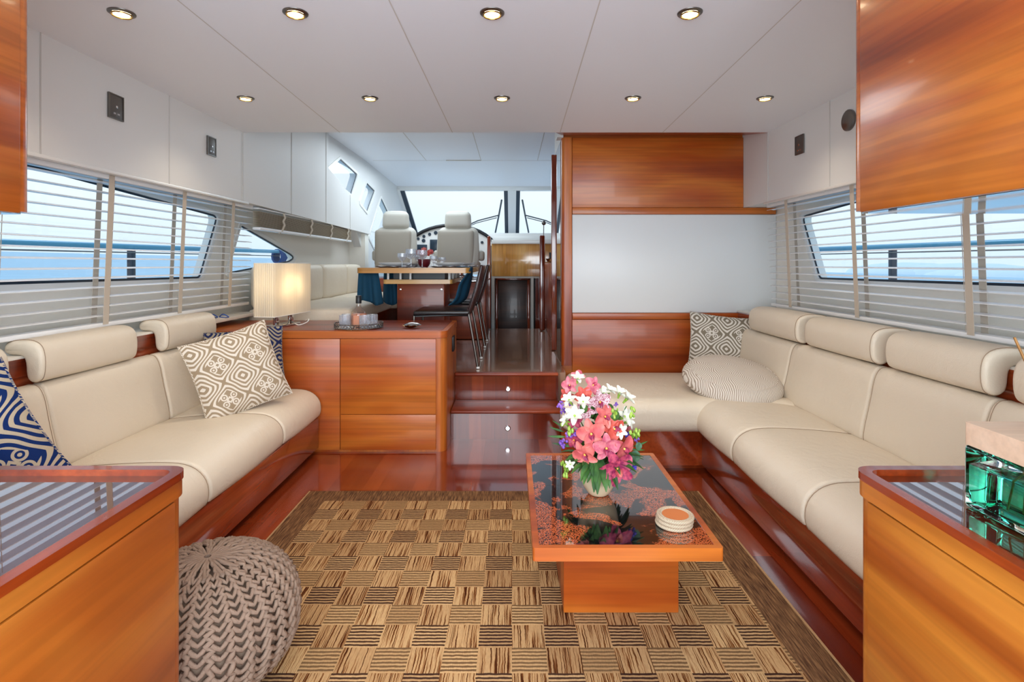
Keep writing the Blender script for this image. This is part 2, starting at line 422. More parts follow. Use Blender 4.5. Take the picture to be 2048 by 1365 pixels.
        for i in range(n):
            for j in range(n):
                for q in (0, n):
                    a = [(i, j, q), (i+1, j, q), (i+1, j+1, q), (i, j+1, q)]
                    for perm in ((0, 1, 2), (2, 0, 1), (1, 2, 0)):
                        f = [vert(*[x[perm[t]] for t in range(3)]) for x in a]
                        F.append(f if q else f[::-1])
        return s.add(V, F)
    def sphere(s, c, r, sx=1, sy=1, sz=1, u=16, v=10):
        prof = [(math.sin(PI*i/v)*r, -math.cos(PI*i/v)*r*sz) for i in range(v+1)]
        prof[0] = (1e-5, -r*sz); prof[-1] = (1e-5, r*sz)
        return s.lathe(prof, c, u, sx, sy)
    def xf(s, mat, start=0):
        s.v[start:] = [tuple(mat @ Vector(p)) for p in s.v[start:]]; return s

def tag(o, label=None, cat=None, group=None, kind=None):
    if label: o['label'] = label
    if cat: o['category'] = cat
    if group: o['group'] = group
    if kind: o['kind'] = kind
    return o
def wpos(o):
    m = Matrix.Identity(4)
    while o is not None:
        m = Matrix.LocRotScale(o.location, o.rotation_euler, o.scale) @ m; o = o.parent
    return m
def put(name, mb, mat, parent=None, world=True, smooth=40, uv=None):
    """link as one mesh; with world=True the builder's points are world points and are made local to the parent"""
    me = bpy.data.meshes.new(name)
    vs = mb.v
    if parent is not None and world:
        im = wpos(parent).inverted(); vs = [tuple(im @ Vector(p)) for p in vs]
    me.from_pydata(vs, [], mb.f); me.update()
    b = bmesh.new(); b.from_mesh(me); bmesh.ops.recalc_face_normals(b, faces=b.faces[:]); b.to_mesh(me); b.free()
    for p in me.polygons: p.use_smooth = True
    me.set_sharp_from_angle(angle=math.radians(smooth))
    for mm in (mat if isinstance(mat, (list, tuple)) else [mat]): me.materials.append(mm)
    if uv:
        l = me.uv_layers.new(name='UVMap')
        for p in me.polygons:
            for li in p.loop_indices:
                l.data[li].uv = uv(Vector(vs[me.loops[li].vertex_index]))
    o = bpy.data.objects.new(name, me); COL.objects.link(o)
    if parent is not None: o.parent = parent
    return o
def thing(name, label, cat, loc=(0, 0, 0), rot=(0, 0, 0), group=None, kind=None):
    o = bpy.data.objects.new(name, None); COL.objects.link(o); o.location = loc; o.rotation_euler = rot
    o.empty_display_size = 0.05
    return tag(o, label, cat, group, kind)
def struct(name, mb, mat, parent=None, smooth=40):
    o = put(name, mb, mat, parent, smooth=smooth)
    if parent is None: o['kind'] = 'structure'
    return o
def dup(root, loc, label=None, rot=None):
    r = root.copy(); COL.objects.link(r); r.location = loc
    if rot: r.rotation_euler = rot
    if label: r['label'] = label
    for ch in list(root.children):
        c = ch.copy(); COL.objects.link(c); c.parent = r
        for g in ch.children:
            d = g.copy(); COL.objects.link(d); d.parent = c
    return r
def rpoly(pts, rad, seg=6):
    out = []; n = len(pts)
    rad = rad if isinstance(rad, (list, tuple)) else [rad]*n
    for i in range(n):
        p = Vector(pts[i]); a = Vector(pts[i-1])-p; b = Vector(pts[(i+1) % n])-p; r = rad[i]
        if r <= 0: out.append(tuple(p)); continue
        a.normalize(); b.normalize(); ang = a.angle(b); t = r/math.tan(ang/2); t = min(t, 10)
        p0 = p+a*t; p1 = p+b*t
        for k in range(seg+1):
            u = k/seg; q = p0*(1-u)**2+p*2*u*(1-u)+p1*u*u; out.append(tuple(q))
    return out

# ================================================================= THE ROOM
ZC, ZU = 2.048, 0.382
XL, XR = -2.05, 2.0
struct('floor', MB().box(XL, XR, -1.1, 3.8, -0.08, 0), M['floor'])
up = MB().box(-0.402, 0.38, 3.832, 6.43, -0.0, ZU-0.004); up.box(XL, -0.402, 3.925, 6.43, 0, ZU-0.004); up.box(0.38, XR, 4.17, 6.43, 0, ZU-0.004)
struct('floor', up, M['floor_up'])
# main ceiling, with seams
struct('ceiling', MB().box(XL, XR, -1.1, 3.69, ZC, ZC+0.10), M['ceiling'])
sm = MB()
for xa, xb in ((-1.118, -1.175), (-0.424, -0.407), (0.286, 0.328), (0.96, 1.028)):
    sm.add([(xa-0.002, 0.9, ZC-0.0008), (xa+0.002, 0.9, ZC-0.0008), (xb+0.0025, 3.69, ZC-0.0008), (xb-0.0025, 3.69, ZC-0.0008)], [(0, 1, 2, 3)])
tr = struct('trim_1', sm, M['seam'])
# raised wheelhouse ceiling
fc = MB().box(XL, XR, 3.69, 7.0, 2.49, 2.56); fc.add([(XL, 7, 2.49), (XR, 7, 2.49), (XR, 9.1, 2.425), (XL, 9.1, 2.425), (XL, 7, 2.56), (XR, 7, 2.56), (XR, 9.1, 2.50), (XL, 9.1, 2.50)],
   [(0, 1, 2, 3), (7, 6, 5, 4), (0, 4, 5, 1), (1, 5, 6, 2), (2, 6, 7, 3), (3, 7, 4, 0)])
fc.box(XL, XR, 3.69, 3.75, ZC+0.1, 2.49)
struct('ceiling', fc, M['ceiling'])
sm = MB()
for xa in (-1.11, -0.40, 0.33):
    sm.add([(xa-0.004, 3.8, 2.4885), (xa+0.004, 3.8, 2.4885), (xa+0.004, 7, 2.4885), (xa-0.004, 7, 2.4885)], [(0, 1, 2, 3)])
sm.box(-1.8, 1.8, 6.99, 7.0, 2.4885, 2.49)
sm.box(-0.85, -0.4, 6.96, 6.98, 2.480, 2.49)
struct('trim_2', sm, M['seam'])

def yz_wall(name, x0, x1, outer, holes, mat): return struct(name, MB().prism(outer, 'x', x0, x1, holes), mat)
def window(idx, poly, x_in, x_out, label):
    """poly in (y,z); frame ring + seal + pane"""
    t = thing('window_%d' % idx, label, 'window', kind='structure', loc=(x_in, poly[0][0], 0))
    n = len(poly); c = (sum(p[0] for p in poly)/n, sum(p[1] for p in poly)/n)
    def off(k): 
        out = []
        for i in range(n):
            p = Vector(poly[i]); a = (p-Vector(poly[i-1])).normalized(); b = (Vector(poly[(i+1) % n])-p).normalized()
            na = Vector((-a.y, a.x)); nb = Vector((-b.y, b.x)); m = (na+nb); m = m/max(0.35, m.dot(na)) 
            if (Vector(c)-p).dot(m) < 0: m = -m
            out.append(tuple(p+m*k))
        return out
    s_ = 1 if x_out > x_in else -1
    fr = MB().prism(off(-0.03), 'x', x_in-s_*0.010, x_in+s_*0.004, [off(0.0)])
    put('window_frame', fr, M['white'], t)
    put('window_seal', MB().prism(off(-0.001), 'x', x_in+s_*0.002, x_in+s_*0.006, [off(0.012)]), M['navy_seal'], t)
    put('glass_pane', MB().prism(off(0.008), 'x', x_in+s_*0.003, x_in+s_*0.0045), M['pane'], t)
    return off(-0.02)
WL1 = rpoly([(0.9, 1.075), (3.55, 1.055), (3.77, 1.485), (2.31, 1.573), (0.9, 1.60)], [0.02, .05, .04, .02, .02], 4)
WL2 = rpoly([(3.88, 1.075), (4.95, 1.165), (5.17, 1.205), (4.08, 1.445)], [.02, .03, .04, .03], 4)
WR1 = [(p[0]*0.985+0.02, p[1]-0.005) for p in WL1]
h1 = window(1, WL1, XL, XL-0.08, 'large slanted side window behind the left blind')
h2 = window(2, WL2, XL, XL-0.08, 'small triangular side window behind the lamp')
h3 = window(3, WR1, XR, XR+0.08, 'large slanted side window behind the right blind')
yz_wall('wall_left', XL, XL-0.07, [(-1.1, 0), (6.95, 0), (6.95, 1.75), (-1.1, 1.75)], [h1, h2], M['cream'])
yz_wall('wall_right', XR, XR+0.07, [(-1.1, 0), (4.17, 0), (4.17, 1.75), (-1.1, 1.75)], [h3], M['cream'])
# upper upholstered side panels
def box_seams(mb, x, ys, z0, z1, s_):
    for y in ys: mb.box(x, x+s_*0.003, y-0.002, y+0.002, z0, z1)
lp = MB().prism([(-1.1, 1.575), (3.7, 1.575), (6.96, 1.53), (6.96, 1.72), (5.385, 2.105), (5.385, 2.49), (3.69, 2.49), (3.69, ZC), (-1.1, ZC)], 'x', -1.83, -2.05)
struct('wall_left', lp, M['white_panel'])
g = MB(); box_seams(g, -1.829, (2.094, 2.88, 3.667), 1.575, ZC, 1); box_seams(g, -1.829, (4.48, 5.31), 1.56, 2.48, 1); box_seams(g, -1.829, (6.1,), 1.55, 1.93, 1)
struct('trim_3', g, M['seam'])
struct('wall_right', MB().box(1.75, 2.07, -1.1, 4.10, 1.575, ZC).box(1.75, 2.07, 3.69, 4.10, ZC, 2.49), M['white_panel'])
g = MB(); box_seams(g, 1.749, (2.97, 3.69), 1.575, ZC, -1); struct('trim_4', g, M['seam'])
# bright aluminium channels under the panels
struct('trim_5', MB().box(-1.86, -1.825, -1.1, 3.75, 1.562, 1.576, 0.002).box(1.745, 1.78, -1.1, 3.75, 1.562, 1.576, 0.002), M['white'])
# wheelhouse outer wall with three raked windows
F1 = [(5.487, 2.08), (6.373, 1.97), (6.62, 2.247), (5.965, 2.31)]
F2 = [(6.728, 1.916), (7.076, 1.831), (7.46, 2.158), (7.05, 2.208)]
F3 = [(7.17, 1.50), (7.49, 1.344), (8.34, 1.907), (7.83, 2.107)]
hs_ = [window(4+i, rpoly(f, 0.02, 3), -1.90, -1.98, l) for i, (f, l) in enumerate(((F1, 'first small raked window high in the wheelhouse side'), (F2, 'middle small raked window high in the wheelhouse side'), (F3, 'foremost raked window beside the helm seat')))]
yz_wall('wall_left', -1.90, -1.99, [(3.75, 1.70), (6.6, 1.55), (6.97, 1.2), (6.97, 0.38), (9.0, 0.38), (10.6, 1.55), (9.1, 2.49), (3.75, 2.49)], hs_, M['white_panel'])
yz_wall('wall_left', -1.85, -2.05, [(6.80, 0.38), (6.96, 0.38), (6.96, 1.53), (6.80, 1.53)], [], M['cream'])
yz_wall('wall_right', 1.90, 1.98, [(4.17, 0.38), (9.0, 0.38), (10.6, 1.55), (9.1, 2.49), (4.17, 2.49)], [[(5.6, 1.5), (8.3, 1.5), (7.6, 2.2), (5.6, 2.2)]], M['white_panel'])
# window sills / rails behind the sofas
struct('trim_6', MB().box(-2.05, -1.86, 1.245, 3.95, 0.775, 0.80, 0.004).box(1.70, 2.0, 1.245, 4.1, 0.775, 0.80, 0.004), M['cream'])
struct('trim_7', MB().box(-2.05, -1.865, 1.245, 3.285, 0, 0.775).box(1.705, 2.0, 1.245, 4.1, 0, 0.775), M['red_y'])
struct('trim_8', MB().box(-1.866, -1.859, 1.245, 3.285, 0.72, 0.79, 0.003).box(1.699, 1.706, 1.245, 4.1, 0.72, 0.79, 0.003), M['red_y'])

# partition behind the right sofa
PW = 4.10
struct('wall_partition', MB().box(0.38, 2.0, PW, PW+0.07, 0, 2.49), M['wood_x'])
struct('trim_9', MB().prism(rpoly([(0.375, PW-0.03), (0.452, PW-0.03), (0.452, PW+0.06), (0.375, PW+0.06)], [0.03, 0.004, 0, 0.03]), 'z', ZU, 2.105), M['wood_z'])
struct('trim_10', MB().box(0.455, 1.748, PW-0.022, PW, 1.575, 2.105, 0.003), M['wood_x'])
struct('trim_11', MB().box(0.455, 1.99, PW-0.03, PW, 1.525, 1.573, 0.003), M['wood_x'])
struct('trim_12', MB().box(0.455, 1.99, PW-0.022, PW, 0.30, 0.728, 0.003).box(0.455, 1.99, PW-0.035, PW, 0.731, 0.778, 0.004), M['wood_x'])
struct('trim_13', MB().add([(0.30, 3.70, ZC+0.001), (1.80, 3.70, ZC+0.001), (1.75, 4.07, 2.12), (0.375, 4.07, 2.12), (0.30, 3.70, ZC+0.03), (1.80, 3.70, ZC+0.03), (1.75, 4.07, 2.15), (0.375, 4.07, 2.15)],
   [(0, 1, 2, 3), (7, 6, 5, 4), (0, 4, 5, 1), (1, 5, 6, 2), (2, 6, 7, 3), (3, 7, 4, 0)]), M['red_x'])
struct('trim_14', MB().box(0.34, 0.385, 4.05, 4.16, 2.10, 2.49), M['white_panel'])
tag(put('screen_panel', MB().box(0.456, 1.999, PW-0.016, PW, 0.780, 1.523, 0.003), M['screen_white']),
    'large blank pale white panel set in the wood partition above the right sofa', 'wall panel')
# mirror side of the partition and its mahogany post
t = thing('mirror', 'tall mirror on the side of the wood partition beside the steps', 'mirror', (0.38, 4.45, ZU))
put('mirror_glass', MB().box(0.374, 0.379, 4.17, 4.79, ZU+0.01, 2.10), M['mirror'], t)
put('backing', MB().box(0.379, 0.42, 4.17, 4.79, ZU, 2.49), M['white_panel'], t)
put('post', MB().box(0.350, 0.392, 4.79, 4.85, ZU, 2.12, 0.006), M['red_z'], t)

# steps
def step(label, y0, y1, z0, z1, nos, ledz):
    t = thing('step', label, 'step', (-0.03, y0, z0), group=None)
    put('riser', MB().box(-0.401, 0.325, y0, y0+0.02, z0, z1-0.022), M['floor'], t)
    put('tread', MB().box(-0.401, 0.325, y0-nos, y1, z1-0.022, z1, 0.008, 3), M['red_x'], t)
    l = MB().lathe([(0.0185, 0), (0.0185, 0.004), (0.013, 0.007), (0.0128, 0.006)], seg=24); l.xf(Matrix.Translation((-0.028, y0, ledz)) @ Matrix.Rotation(PI/2, 4, 'X'))
    o = put('light_bezel', l, M['chrome'], t)
    l = MB().lathe([(0.0125, 0.005), (0.010, 0.0085), (0.001, 0.0095)], seg=24); l.xf(Matrix.Translation((-0.028, y0, ledz)) @ Matrix.Rotation(PI/2, 4, 'X'))
    put('light_lens', l, M['led'], o)
    return t
step('lower mahogany step with a round white step light', 3.54, 3.80, 0, 0.193, 0.025, 0.0716)
step('upper mahogany step at the wheelhouse floor edge with a round light', 3.80, 3.83, 0.193, 0.386, 0.03, 0.267)

# windscreen: two panes, mullion, header, base shelf
t = thing('window_7', 'wide raked windscreen with a white centre post', 'window', (0, 9, 1.6), kind='structure')
def slant(x0, x1, s0=0.0, s1=1.0, off=0.0, th=0.01):
    y0, z0, y1, z1 = 9.0, 2.37, 10.5, 1.617
    def q(s_): return (y0+(y1-y0)*s_, z0+(z1-z0)*s_)
    a, b = q(s0), q(s1)
    m = MB(); vs = []
    for (dy, dz) in ((0, 0), (th*0.45, th*0.9)):
        for x, p in ((x0, a), (x1, a), (x1, b), (x0, b)): vs.append((x, p[0]-off*0.45+dy, p[1]-off*0.9+dz))
    return m.add(vs, [(0, 1, 2, 3), (7, 6, 5, 4), (0, 4, 5, 1), (1, 5, 6, 2), (2, 6, 7, 3), (3, 7, 4, 0)])
put('glass_pane', slant(-1.8, -0.10), M['pane'], t); put('glass_pane', slant(0.08, 1.8), M['pane'], t)
put('centre_post', slant(-0.07, 0.07, -0.05, 1.05, 0.02, 0.06), M['white'], t)
sl = slant(-0.135, -0.07, 0, 1, 0.015, 0.03); sl.add(*[(m.v, m.f) for m in [slant(0.07, 0.135, 0, 1, 0.015, 0.03)]][0])
for a in (slant(-1.86, -1.79, 0, 1, 0.015, 0.03), slant(-1.8, 1.8, 0.97, 1.01, 0.015, 0.03), slant(1.79, 1.86, 0, 1, 0.015, 0.03)): sl.add(a.v, a.f)
put('window_seal', sl, M['navy_seal'], t)
put('header', MB().box(-1.9, 1.9, 8.92, 9.04, 2.365, 2.50, 0.01), M['white'], t)
put('side_pillar', slant(-2.0, -1.86, -0.05, 1.05, 0.03, 0.1), M['white_panel'], t)
put('base_shelf', MB().box(-1.9, 1.9, 7.9, 10.55, 1.50, 1.60, 0.01), M['white'], t)
# wipers outside
for x0, s_, lab in ((-0.18, -1, 'black windscreen wiper on the pane left of the centre post'), (0.18, 1, 'black windscreen wiper on the pane right of the centre post')):
    t = thing('windscreen_wiper', lab, 'wiper', (x0, 10.2, 1.8), group='windscreen wipers')
    def W(x, s2): return (x, 9.0+1.5*s2+0.04, 2.37-0.753*s2+0.08)
    put('blade', MB().tube([W(x0, 0.25), W(x0+s_*0.06, 0.55), W(x0+s_*0.14, 0.92)], 0.016, 6), M['black'], t)
    put('wiper_arm', MB().tube([W(x0+s_*0.07, 0.55), W(x0+s_*0.45, 0.66), W(x0+s_*1.1, 0.98)], 0.012, 6).tube([W(x0+s_*0.1, 0.6), W(x0+s_*0.48, 0.71), W(x0+s_*1.15, 1.02)], 0.008, 6), M['black'], t)

# companionway bulkhead
bk = MB().box(-0.262, 1.9, 6.90, 6.94, 0.99, 1.405, 0.004)
struct('wall_forward', bk, M['pale_honey'])
struct('trim_15', MB().box(-0.262, 1.9, 6.88, 7.95, 1.405, 1.46, 0.005), M['white'])
g = MB().box(-0.262, -0.225, 6.90, 7.3, -0.3, 0.99).box(-0.262, 1.9, 6.91, 6.94, 0.965, 0.992).box(0.245, 0.275, 6.90, 7.3, -0.3, 0.99)
struct('trim_16', g, M['leather_grey'])
struct('floor', MB().box(-0.3, 1.9, 6.44, 7.4, -0.38, -0.3), M['dark_wood'])
struct('wall_forward', MB().box(-0.3, 1.9, 7.40, 7.45, -0.3, 1.40), M['dark_wood'])
struct('door_1', MB().box(-0.19, 0.22, 7.30, 7.34, -0.25, 0.93, 0.01), M['dark_wood'])
struct('trim_17', MB().box(-0.225, -0.19, 7.26, 7.35, -0.3, 0.96, 0.012).box(0.205, 0.245, 7.26, 7.35, -0.3, 0.96, 0.012).box(-0.225, 0.245, 7.26, 7.35, 0.93, 0.96, 0.008), M['red_z'])
struct('wall_forward', MB().box(0.30, 1.9, 6.92, 6.96, -0.3, 0.965), M['red_z'])
for x0, x1, y, lab in ((-0.292, -0.252, 6.36, 'slim mahogany newel post left of the companionway'), (0.318, 0.378, 6.2, 'slim mahogany newel post right of the companionway')):
    tag(put('newel_post', MB().box(x0, x1, y, y+0.05, ZU, 1.477, 0.012, 3), M['red_z']), lab, 'post', 'newel posts at the companionway')

# ================================================================= outside
sea = MB().add([(-3000, -3000, 0), (3000, -3000, 0), (3000, 3000, 0), (-3000, 3000, 0)], [(0, 1, 2, 3)])
o = put('sea', sea, M['sea']); o.location = (0, 0, -1.6); o.rotation_euler = (0, math.radians(1.45), 0); tag(o, kind='structure')
hm = MB()
for k in range(9):
    hm.sphere((1500+R.uniform(-100, 250), 700+k*190, -2), 120+R.uniform(-20, 60), 1, 1.7, 0.28, 16, 8)
o = put('hills', hm, plain('hazy_hills', C(206, 224, 234), 1.0)); o.location = (0, 0, -40); tag(o, kind='structure')
for sx, lab in ((-2.7, 'steel guard rail on the deck outside the left windows'), (2.7, 'steel guard rail on the deck outside the right windows')):
    t = thing('guard_rail', lab, 'railing', (sx, 3.8, 0.4), group='deck guard rails')
    put('top_rail', MB().tube([(sx, 0.5, 1.25), (sx, 3, 1.265), (sx*0.985, 6.2, 1.29)], 0.02, 10), M['steel_blue'] if 'steel_blue' in M else M['steel'], t)
    put('wire', MB().tube([(sx, 0.5, 1.215), (sx*0.985, 6.2, 1.24)], 0.005, 6), M['steel'], t)
    for y in (1.6, 3.83): put('stanchion', MB().box(sx-0.02, sx+0.02, y-0.02, y+0.02, 0.4, 1.255, 0.006), M['navy_seal'], t)
    put('base_plate', MB().box(sx-0.08, sx+0.08, 0.5, 6.3, 0.38, 0.41), M['white'], t)
m = MB(); 
for k in range(7): m.tube([(-2.66+0.055*math.cos(a)+0.004*k-0.012, 6.14+0.02*k, 1.235+0.075*math.sin(a)) for a in [2*PI*i/14 for i in range(14)]], 0.012, 6, closed=True)
tag(put('coiled_line', m, plain('blue_rope', C(10, 70, 130), 0.7)), 'dark blue coiled line tied to the left deck rail', 'rope')

# ================================================================= ceiling lights
def downlight():
    t = thing('ceiling_light', '', 'ceiling light', (0, 0, ZC), group='recessed ceiling spotlights')
    put('trim_ring', MB().lathe([(0.044, 0.0), (0.0435, -0.003), (0.038, -0.006), (0.033, -0.0065), (0.0325, -0.002), (0.0325, 0.0)], seg=36), M['steel'], t, world=False)
    o = put('gimbal', MB().tube([(0.031*math.cos(2*PI*i/28), 0.031*math.sin(2*PI*i/28), -0.009) for i in range(28)], 0.003, 8, closed=True), M['brass'], t, world=False)
    put('lens', MB().lathe([(0.029, -0.003), (0.024, -0.008), (0.001, -0.010)], seg=28), M['lamp_on'], t, world=False)
    l = bpy.data.lights.new('downlight_lamp', 'SPOT'); l.energy = 6; l.color = (1, 0.84, 0.64); l.spot_size = 2.2; l.spot_blend = 0.9; l.shadow_soft_size = 0.03
    lo = bpy.data.objects.new('bulb', l); COL.objects.link(lo); lo.parent = t; lo.location = (0, 0, -0.02)
    return t
LP = [(-1.395, 1.93, 'nearest ceiling spotlight above the left wall switch plate'), (-0.774, 1.93, 'front row ceiling spotlight second from the left'),
      (-0.071, 1.93, 'front row ceiling spotlight over the middle of the saloon'), (0.636, 1.93, 'rightmost ceiling spotlight of the front row'),
      (-1.44, 2.92, 'far row ceiling spotlight closest to the left wall'), (-0.768, 2.92, 'far row ceiling spotlight second from the left'),
      (-0.054, 2.92, 'middle ceiling spotlight of the far row'), (0.654, 2.92, 'far row ceiling spotlight second from the right'),
      (1.368, 2.92, 'far row ceiling spotlight closest to the right wall')]
d0 = downlight()
for i, (x, y, lab) in enumerate(LP):
    if i == 0: d0.location = (x, y, ZC); d0['label'] = lab
    else: dup(d0, (x, y, ZC), lab)
# wall plates and speaker
def plate(x, y, z, s_, lab):
    t = thing('control_plate', lab, 'switch plate', (x, y, z), group='grey control plates on the upper side panels')
    put('plate', MB().box(0, s_*0.008, -0.045, 0.045, -0.055, 0.055, 0.003), M['pewter'], t, world=False)
    put('bezel', MB().prism([(-0.047, -0.057), (0.047, -0.057), (0.047, 0.057), (-0.047, 0.057)], 'x', s_*0.001, s_*0.010, [[(-0.042, -0.052), (0.042, -0.052), (0.042, 0.052), (-0.042, 0.052)]]), M['steel'], t, world=False)
    b = MB().box(s_*0.008, s_*0.011, -0.006, 0.006, -0.006, 0.006, 0.001); put('button', b, M['chrome'], t, world=False)
    for q in (-0.013, 0.013): put('icon', MB().box(s_*0.008, s_*0.010, q-0.007, q+0.007, -0.036, -0.028), M['chrome'], t, world=False)
plate(-1.829, 2.486, 1.872, 1, 'grey square control plate on the left panel, the one nearer the camera')
plate(-1.829, 3.278, 1.863, 1, 'grey square control plate on the left panel farther from the camera')
plate(1.749, 3.275, 1.872, -1, 'grey square control plate on the white panel of the right wall')
m = MB().lathe([(0.055, 0), (0.055, 0.01), (0.045, 0.016), (0.001, 0.014)], seg=28); m.xf(Matrix.Translation((1.75, 2.80, 1.895)) @ Matrix.Rotation(-PI/2, 4, 'Y'))
tag(put('speaker', m, M['steel']), 'small round grey speaker on the right wall half behind the upper cabinet', 'speaker')

# ================================================================= blinds
def blind(side, xf, y0, y1, z0, z1, tapes, label, lean=0.03, pitch=0.044):
    s_ = -1 if side == 'L' else 1
    t = thing('venetian_blind', label, 'window blind', (s_*xf, y1, z1), group='white venetian blinds')
    n = int((z1-z0-0.03)/pitch); m = MB()
    for i in range(n):
        z = z1-0.035-i*pitch; f = (z1-z)/(z1-z0)*lean; xa = s_*(xf+f); xb = s_*(xf+f+0.05); yy = y1
        za, zb = z-0.002, z+0.003
        xm = (xa+xb)/2
        vs = []; 
        for y in (y0, yy):
            vs += [(xa, y, za), (xm, y, z+0.004), (xb, y, zb-0.003), (xb, y, zb-0.0055), (xm, y, z+0.0015), (xa, y, za-0.0025)]
        fs = [tuple((k, (k+1) % 6, (k+1) % 6+6, k+6)) for k in range(6)]+[(5, 4, 3, 2, 1, 0), (6, 7, 8, 9, 10, 11)]
        m.add(vs, fs)
    put('slats', m, M['slat'], t)
    put('head_rail', MB().box(s_*(xf), s_*(xf+0.05), y0, y1, z1-0.02, z1+0.01, 0.003), M['slat'], t)
    put('bottom_rail', MB().box(s_*(xf+lean), s_*(xf+lean+0.05), y0, y1, z0-0.012, z0+0.008, 0.004), M['slat'], t)
    for y in tapes:
        for dx in (-0.004, 0.052):
            a, b = s_*(xf+dx), s_*(xf+lean+dx)
            q = 0.017
            vs = [(a, y-q, z1), (a, y+q, z1), (b, y+q, z0), (b, y-q, z0)]; vs += [(p[0]+s_*0.0015, p[1], p[2]) for p in vs]
            put('ladder_tape', MB().add(vs, [(0, 1, 2, 3), (7, 6, 5, 4), (0, 4, 5, 1), (1, 5, 6, 2), (2, 6, 7, 3), (3, 7, 4, 0)]), M['tape'], t)
        put('lift_cord', MB().tube([(s_*(xf+0.02), y+0.05, z1), (s_*(xf+lean+0.02), y+0.05, z0)], 0.0015, 5), M['tape'], t)
blind('L', 1.868, 1.30, 3.90, 0.868, 1.562, (1.96, 2.518, 3.08, 3.62), 'long white venetian blind over the left window behind the sofa')
blind('R', 1.782, 1.30, 3.78, 0.868, 1.562, (1.45, 2.129, 2.83, 3.51), 'long white venetian blind over the right window behind the sofa')
t = thing('raised_blind', 'beige venetian blind drawn up in a stack beneath the left wheelhouse panel', 'window blind', (-1.88, 5, 1.5))
m = MB()
for i in range(14): m.box(-1.895, -1.845, 3.95, 6.2, 1.530-0.008*i, 1.533-0.008*i)
put('slats', m, M['slat_tan'], t)
put('head_rail', MB().box(-1.90, -1.85, 3.95, 6.2, 1.552, 1.562), M['slat'], t)
put('bottom_rail', MB().box(-1.90, -1.84, 3.95, 6.2, 1.400, 1.420, 0.005), M['slat'], t)
for y in (4.35, 4.95, 5.5, 6.05):
    put('ladder_tape', MB().tube([(-1.840, y, 1.556), (-1.832, y+0.01, 1.52), (-1.840, y-0.01, 1.49), (-1.832, y, 1.46), (-1.842, y-0.02, 1.42), (-1.855, y-0.05, 1.395)], 0.009, 6), M['tape'], t)

# ================================================================= SOFAS
def sprof(pts, it=2):
    for _ in range(it):
        q = []
        for i in range(len(pts)):
            a = pts[i]; b = pts[(i+1) % len(pts)]
            q.append((a[0]*.75+b[0]*.25, a[1]*.75+b[1]*.25)); q.append((a[0]*.25+b[0]*.75, a[1]*.25+b[1]*.75))
        pts = q
    return pts
def mir(p, dx): return [(-x-dx, z) for x, z in p]
SEAT = [(1.035, .215), (1.01, .26), (1.02, .335), (1.085, .388), (1.20, .396), (1.40, .385), (1.56, .368), (1.61, .35), (1.61, .24), (1.59, .215)]
BACK = [(1.56, .35), (1.555, .40), (1.59, .55), (1.605, .64), (1.63, .688), (1.67, .692), (1.70, .682), (1.70, .40), (1.69, .35)]
HEAD = [(1.635, .70), (1.605, .72), (1.60, .79), (1.615, .84), (1.66, .862), (1.74, .862), (1.79, .85), (1.80, .825), (1.785, .806), (1.71, .803), (1.692, .785), (1.688, .72), (1.665, .70)]
seat_p, back_p, head_p = sprof(SEAT), sprof(BACK), sprof(HEAD)
def piping(prof, y, parent, ins=0.004):
    pass
def sofa_part(name, prof, y0, y1, T, r=0.022, puff=0.004, stitch=True):
    o = put(name, MB().loft(prof, y0+0.002, y1-0.002, 'y', r, 5, puff, 8), M['leather'], T, smooth=60)
    if stitch:
        m = MB()
        n = len(prof); cx = sum(p[0] for p in prof)/n; cz = sum(p[1] for p in prof)/n
        for y in ((y0+r*0.9,) if name == 'headrest' else (y1-r*1.3,)):
            m = MB().tube([(p[0]+(0.0005 if p[0] > cx else -0.0005), y, p[1]+(0.0006 if p[1] > cz else -0.0006)) for p in prof], 0.0014, 4, closed=True)
            put('stitching', m, M['stitch'], o)
    return o
# right L-shaped sofa
T = thing('corner_sofa', 'long L-shaped cream leather sofa along the right wall on a mahogany plinth', 'sofa', (1.3, 2.4, 0))
put('plinth', MB().box(1.05, 1.70, 1.26, 3.0, 0.035, 0.222, 0.006).prism([(0.272, 2.985), (1.70, 2.985), (1.70, 4.06), (0.392, 4.06), (0.392, 3.86), (0.335, 3.54)], 'z', 0.035, 0.222).box(1.11, 1.70, 1.26, 3.0, 0, 0.035).box(0.40, 1.70, 3.04, 4.06, 0, 0.035), M['red_y'], T)
for a, b in ((2.5, 3.03), (1.885, 2.5), (1.26, 1.885)): sofa_part('seat', seat_p, a, b, T, 0.014, 0.006)
def chd(p):
    k = max(0, min(1, (p.y-2.95)/1.1)); x = p.x
    if x < 0.9: x += (0.9-x)/0.65*k*0.135
    return (x, p.y, p.z-0.06*k*(1 if p.z > 0.3 else 0))
o = put('seat', MB().soft(0.93, 3.515, 0.305, 1.34, 1.13, 0.185, 0.07, (0, 0, 0.012), 20, chd), M['leather'], T, smooth=70)
for a, b in ((3.12, 4.06), (2.41, 3.12), (1.83, 2.41), (1.26, 1.83)): sofa_part('backrest', back_p, a, b, T, 0.014, 0.004)
for a, b in ((3.04, 3.67), (2.40, 2.97), (1.83, 2.33), (1.26, 1.74)): sofa_part('headrest', head_p, a, b, T, 0.018, 0.002)
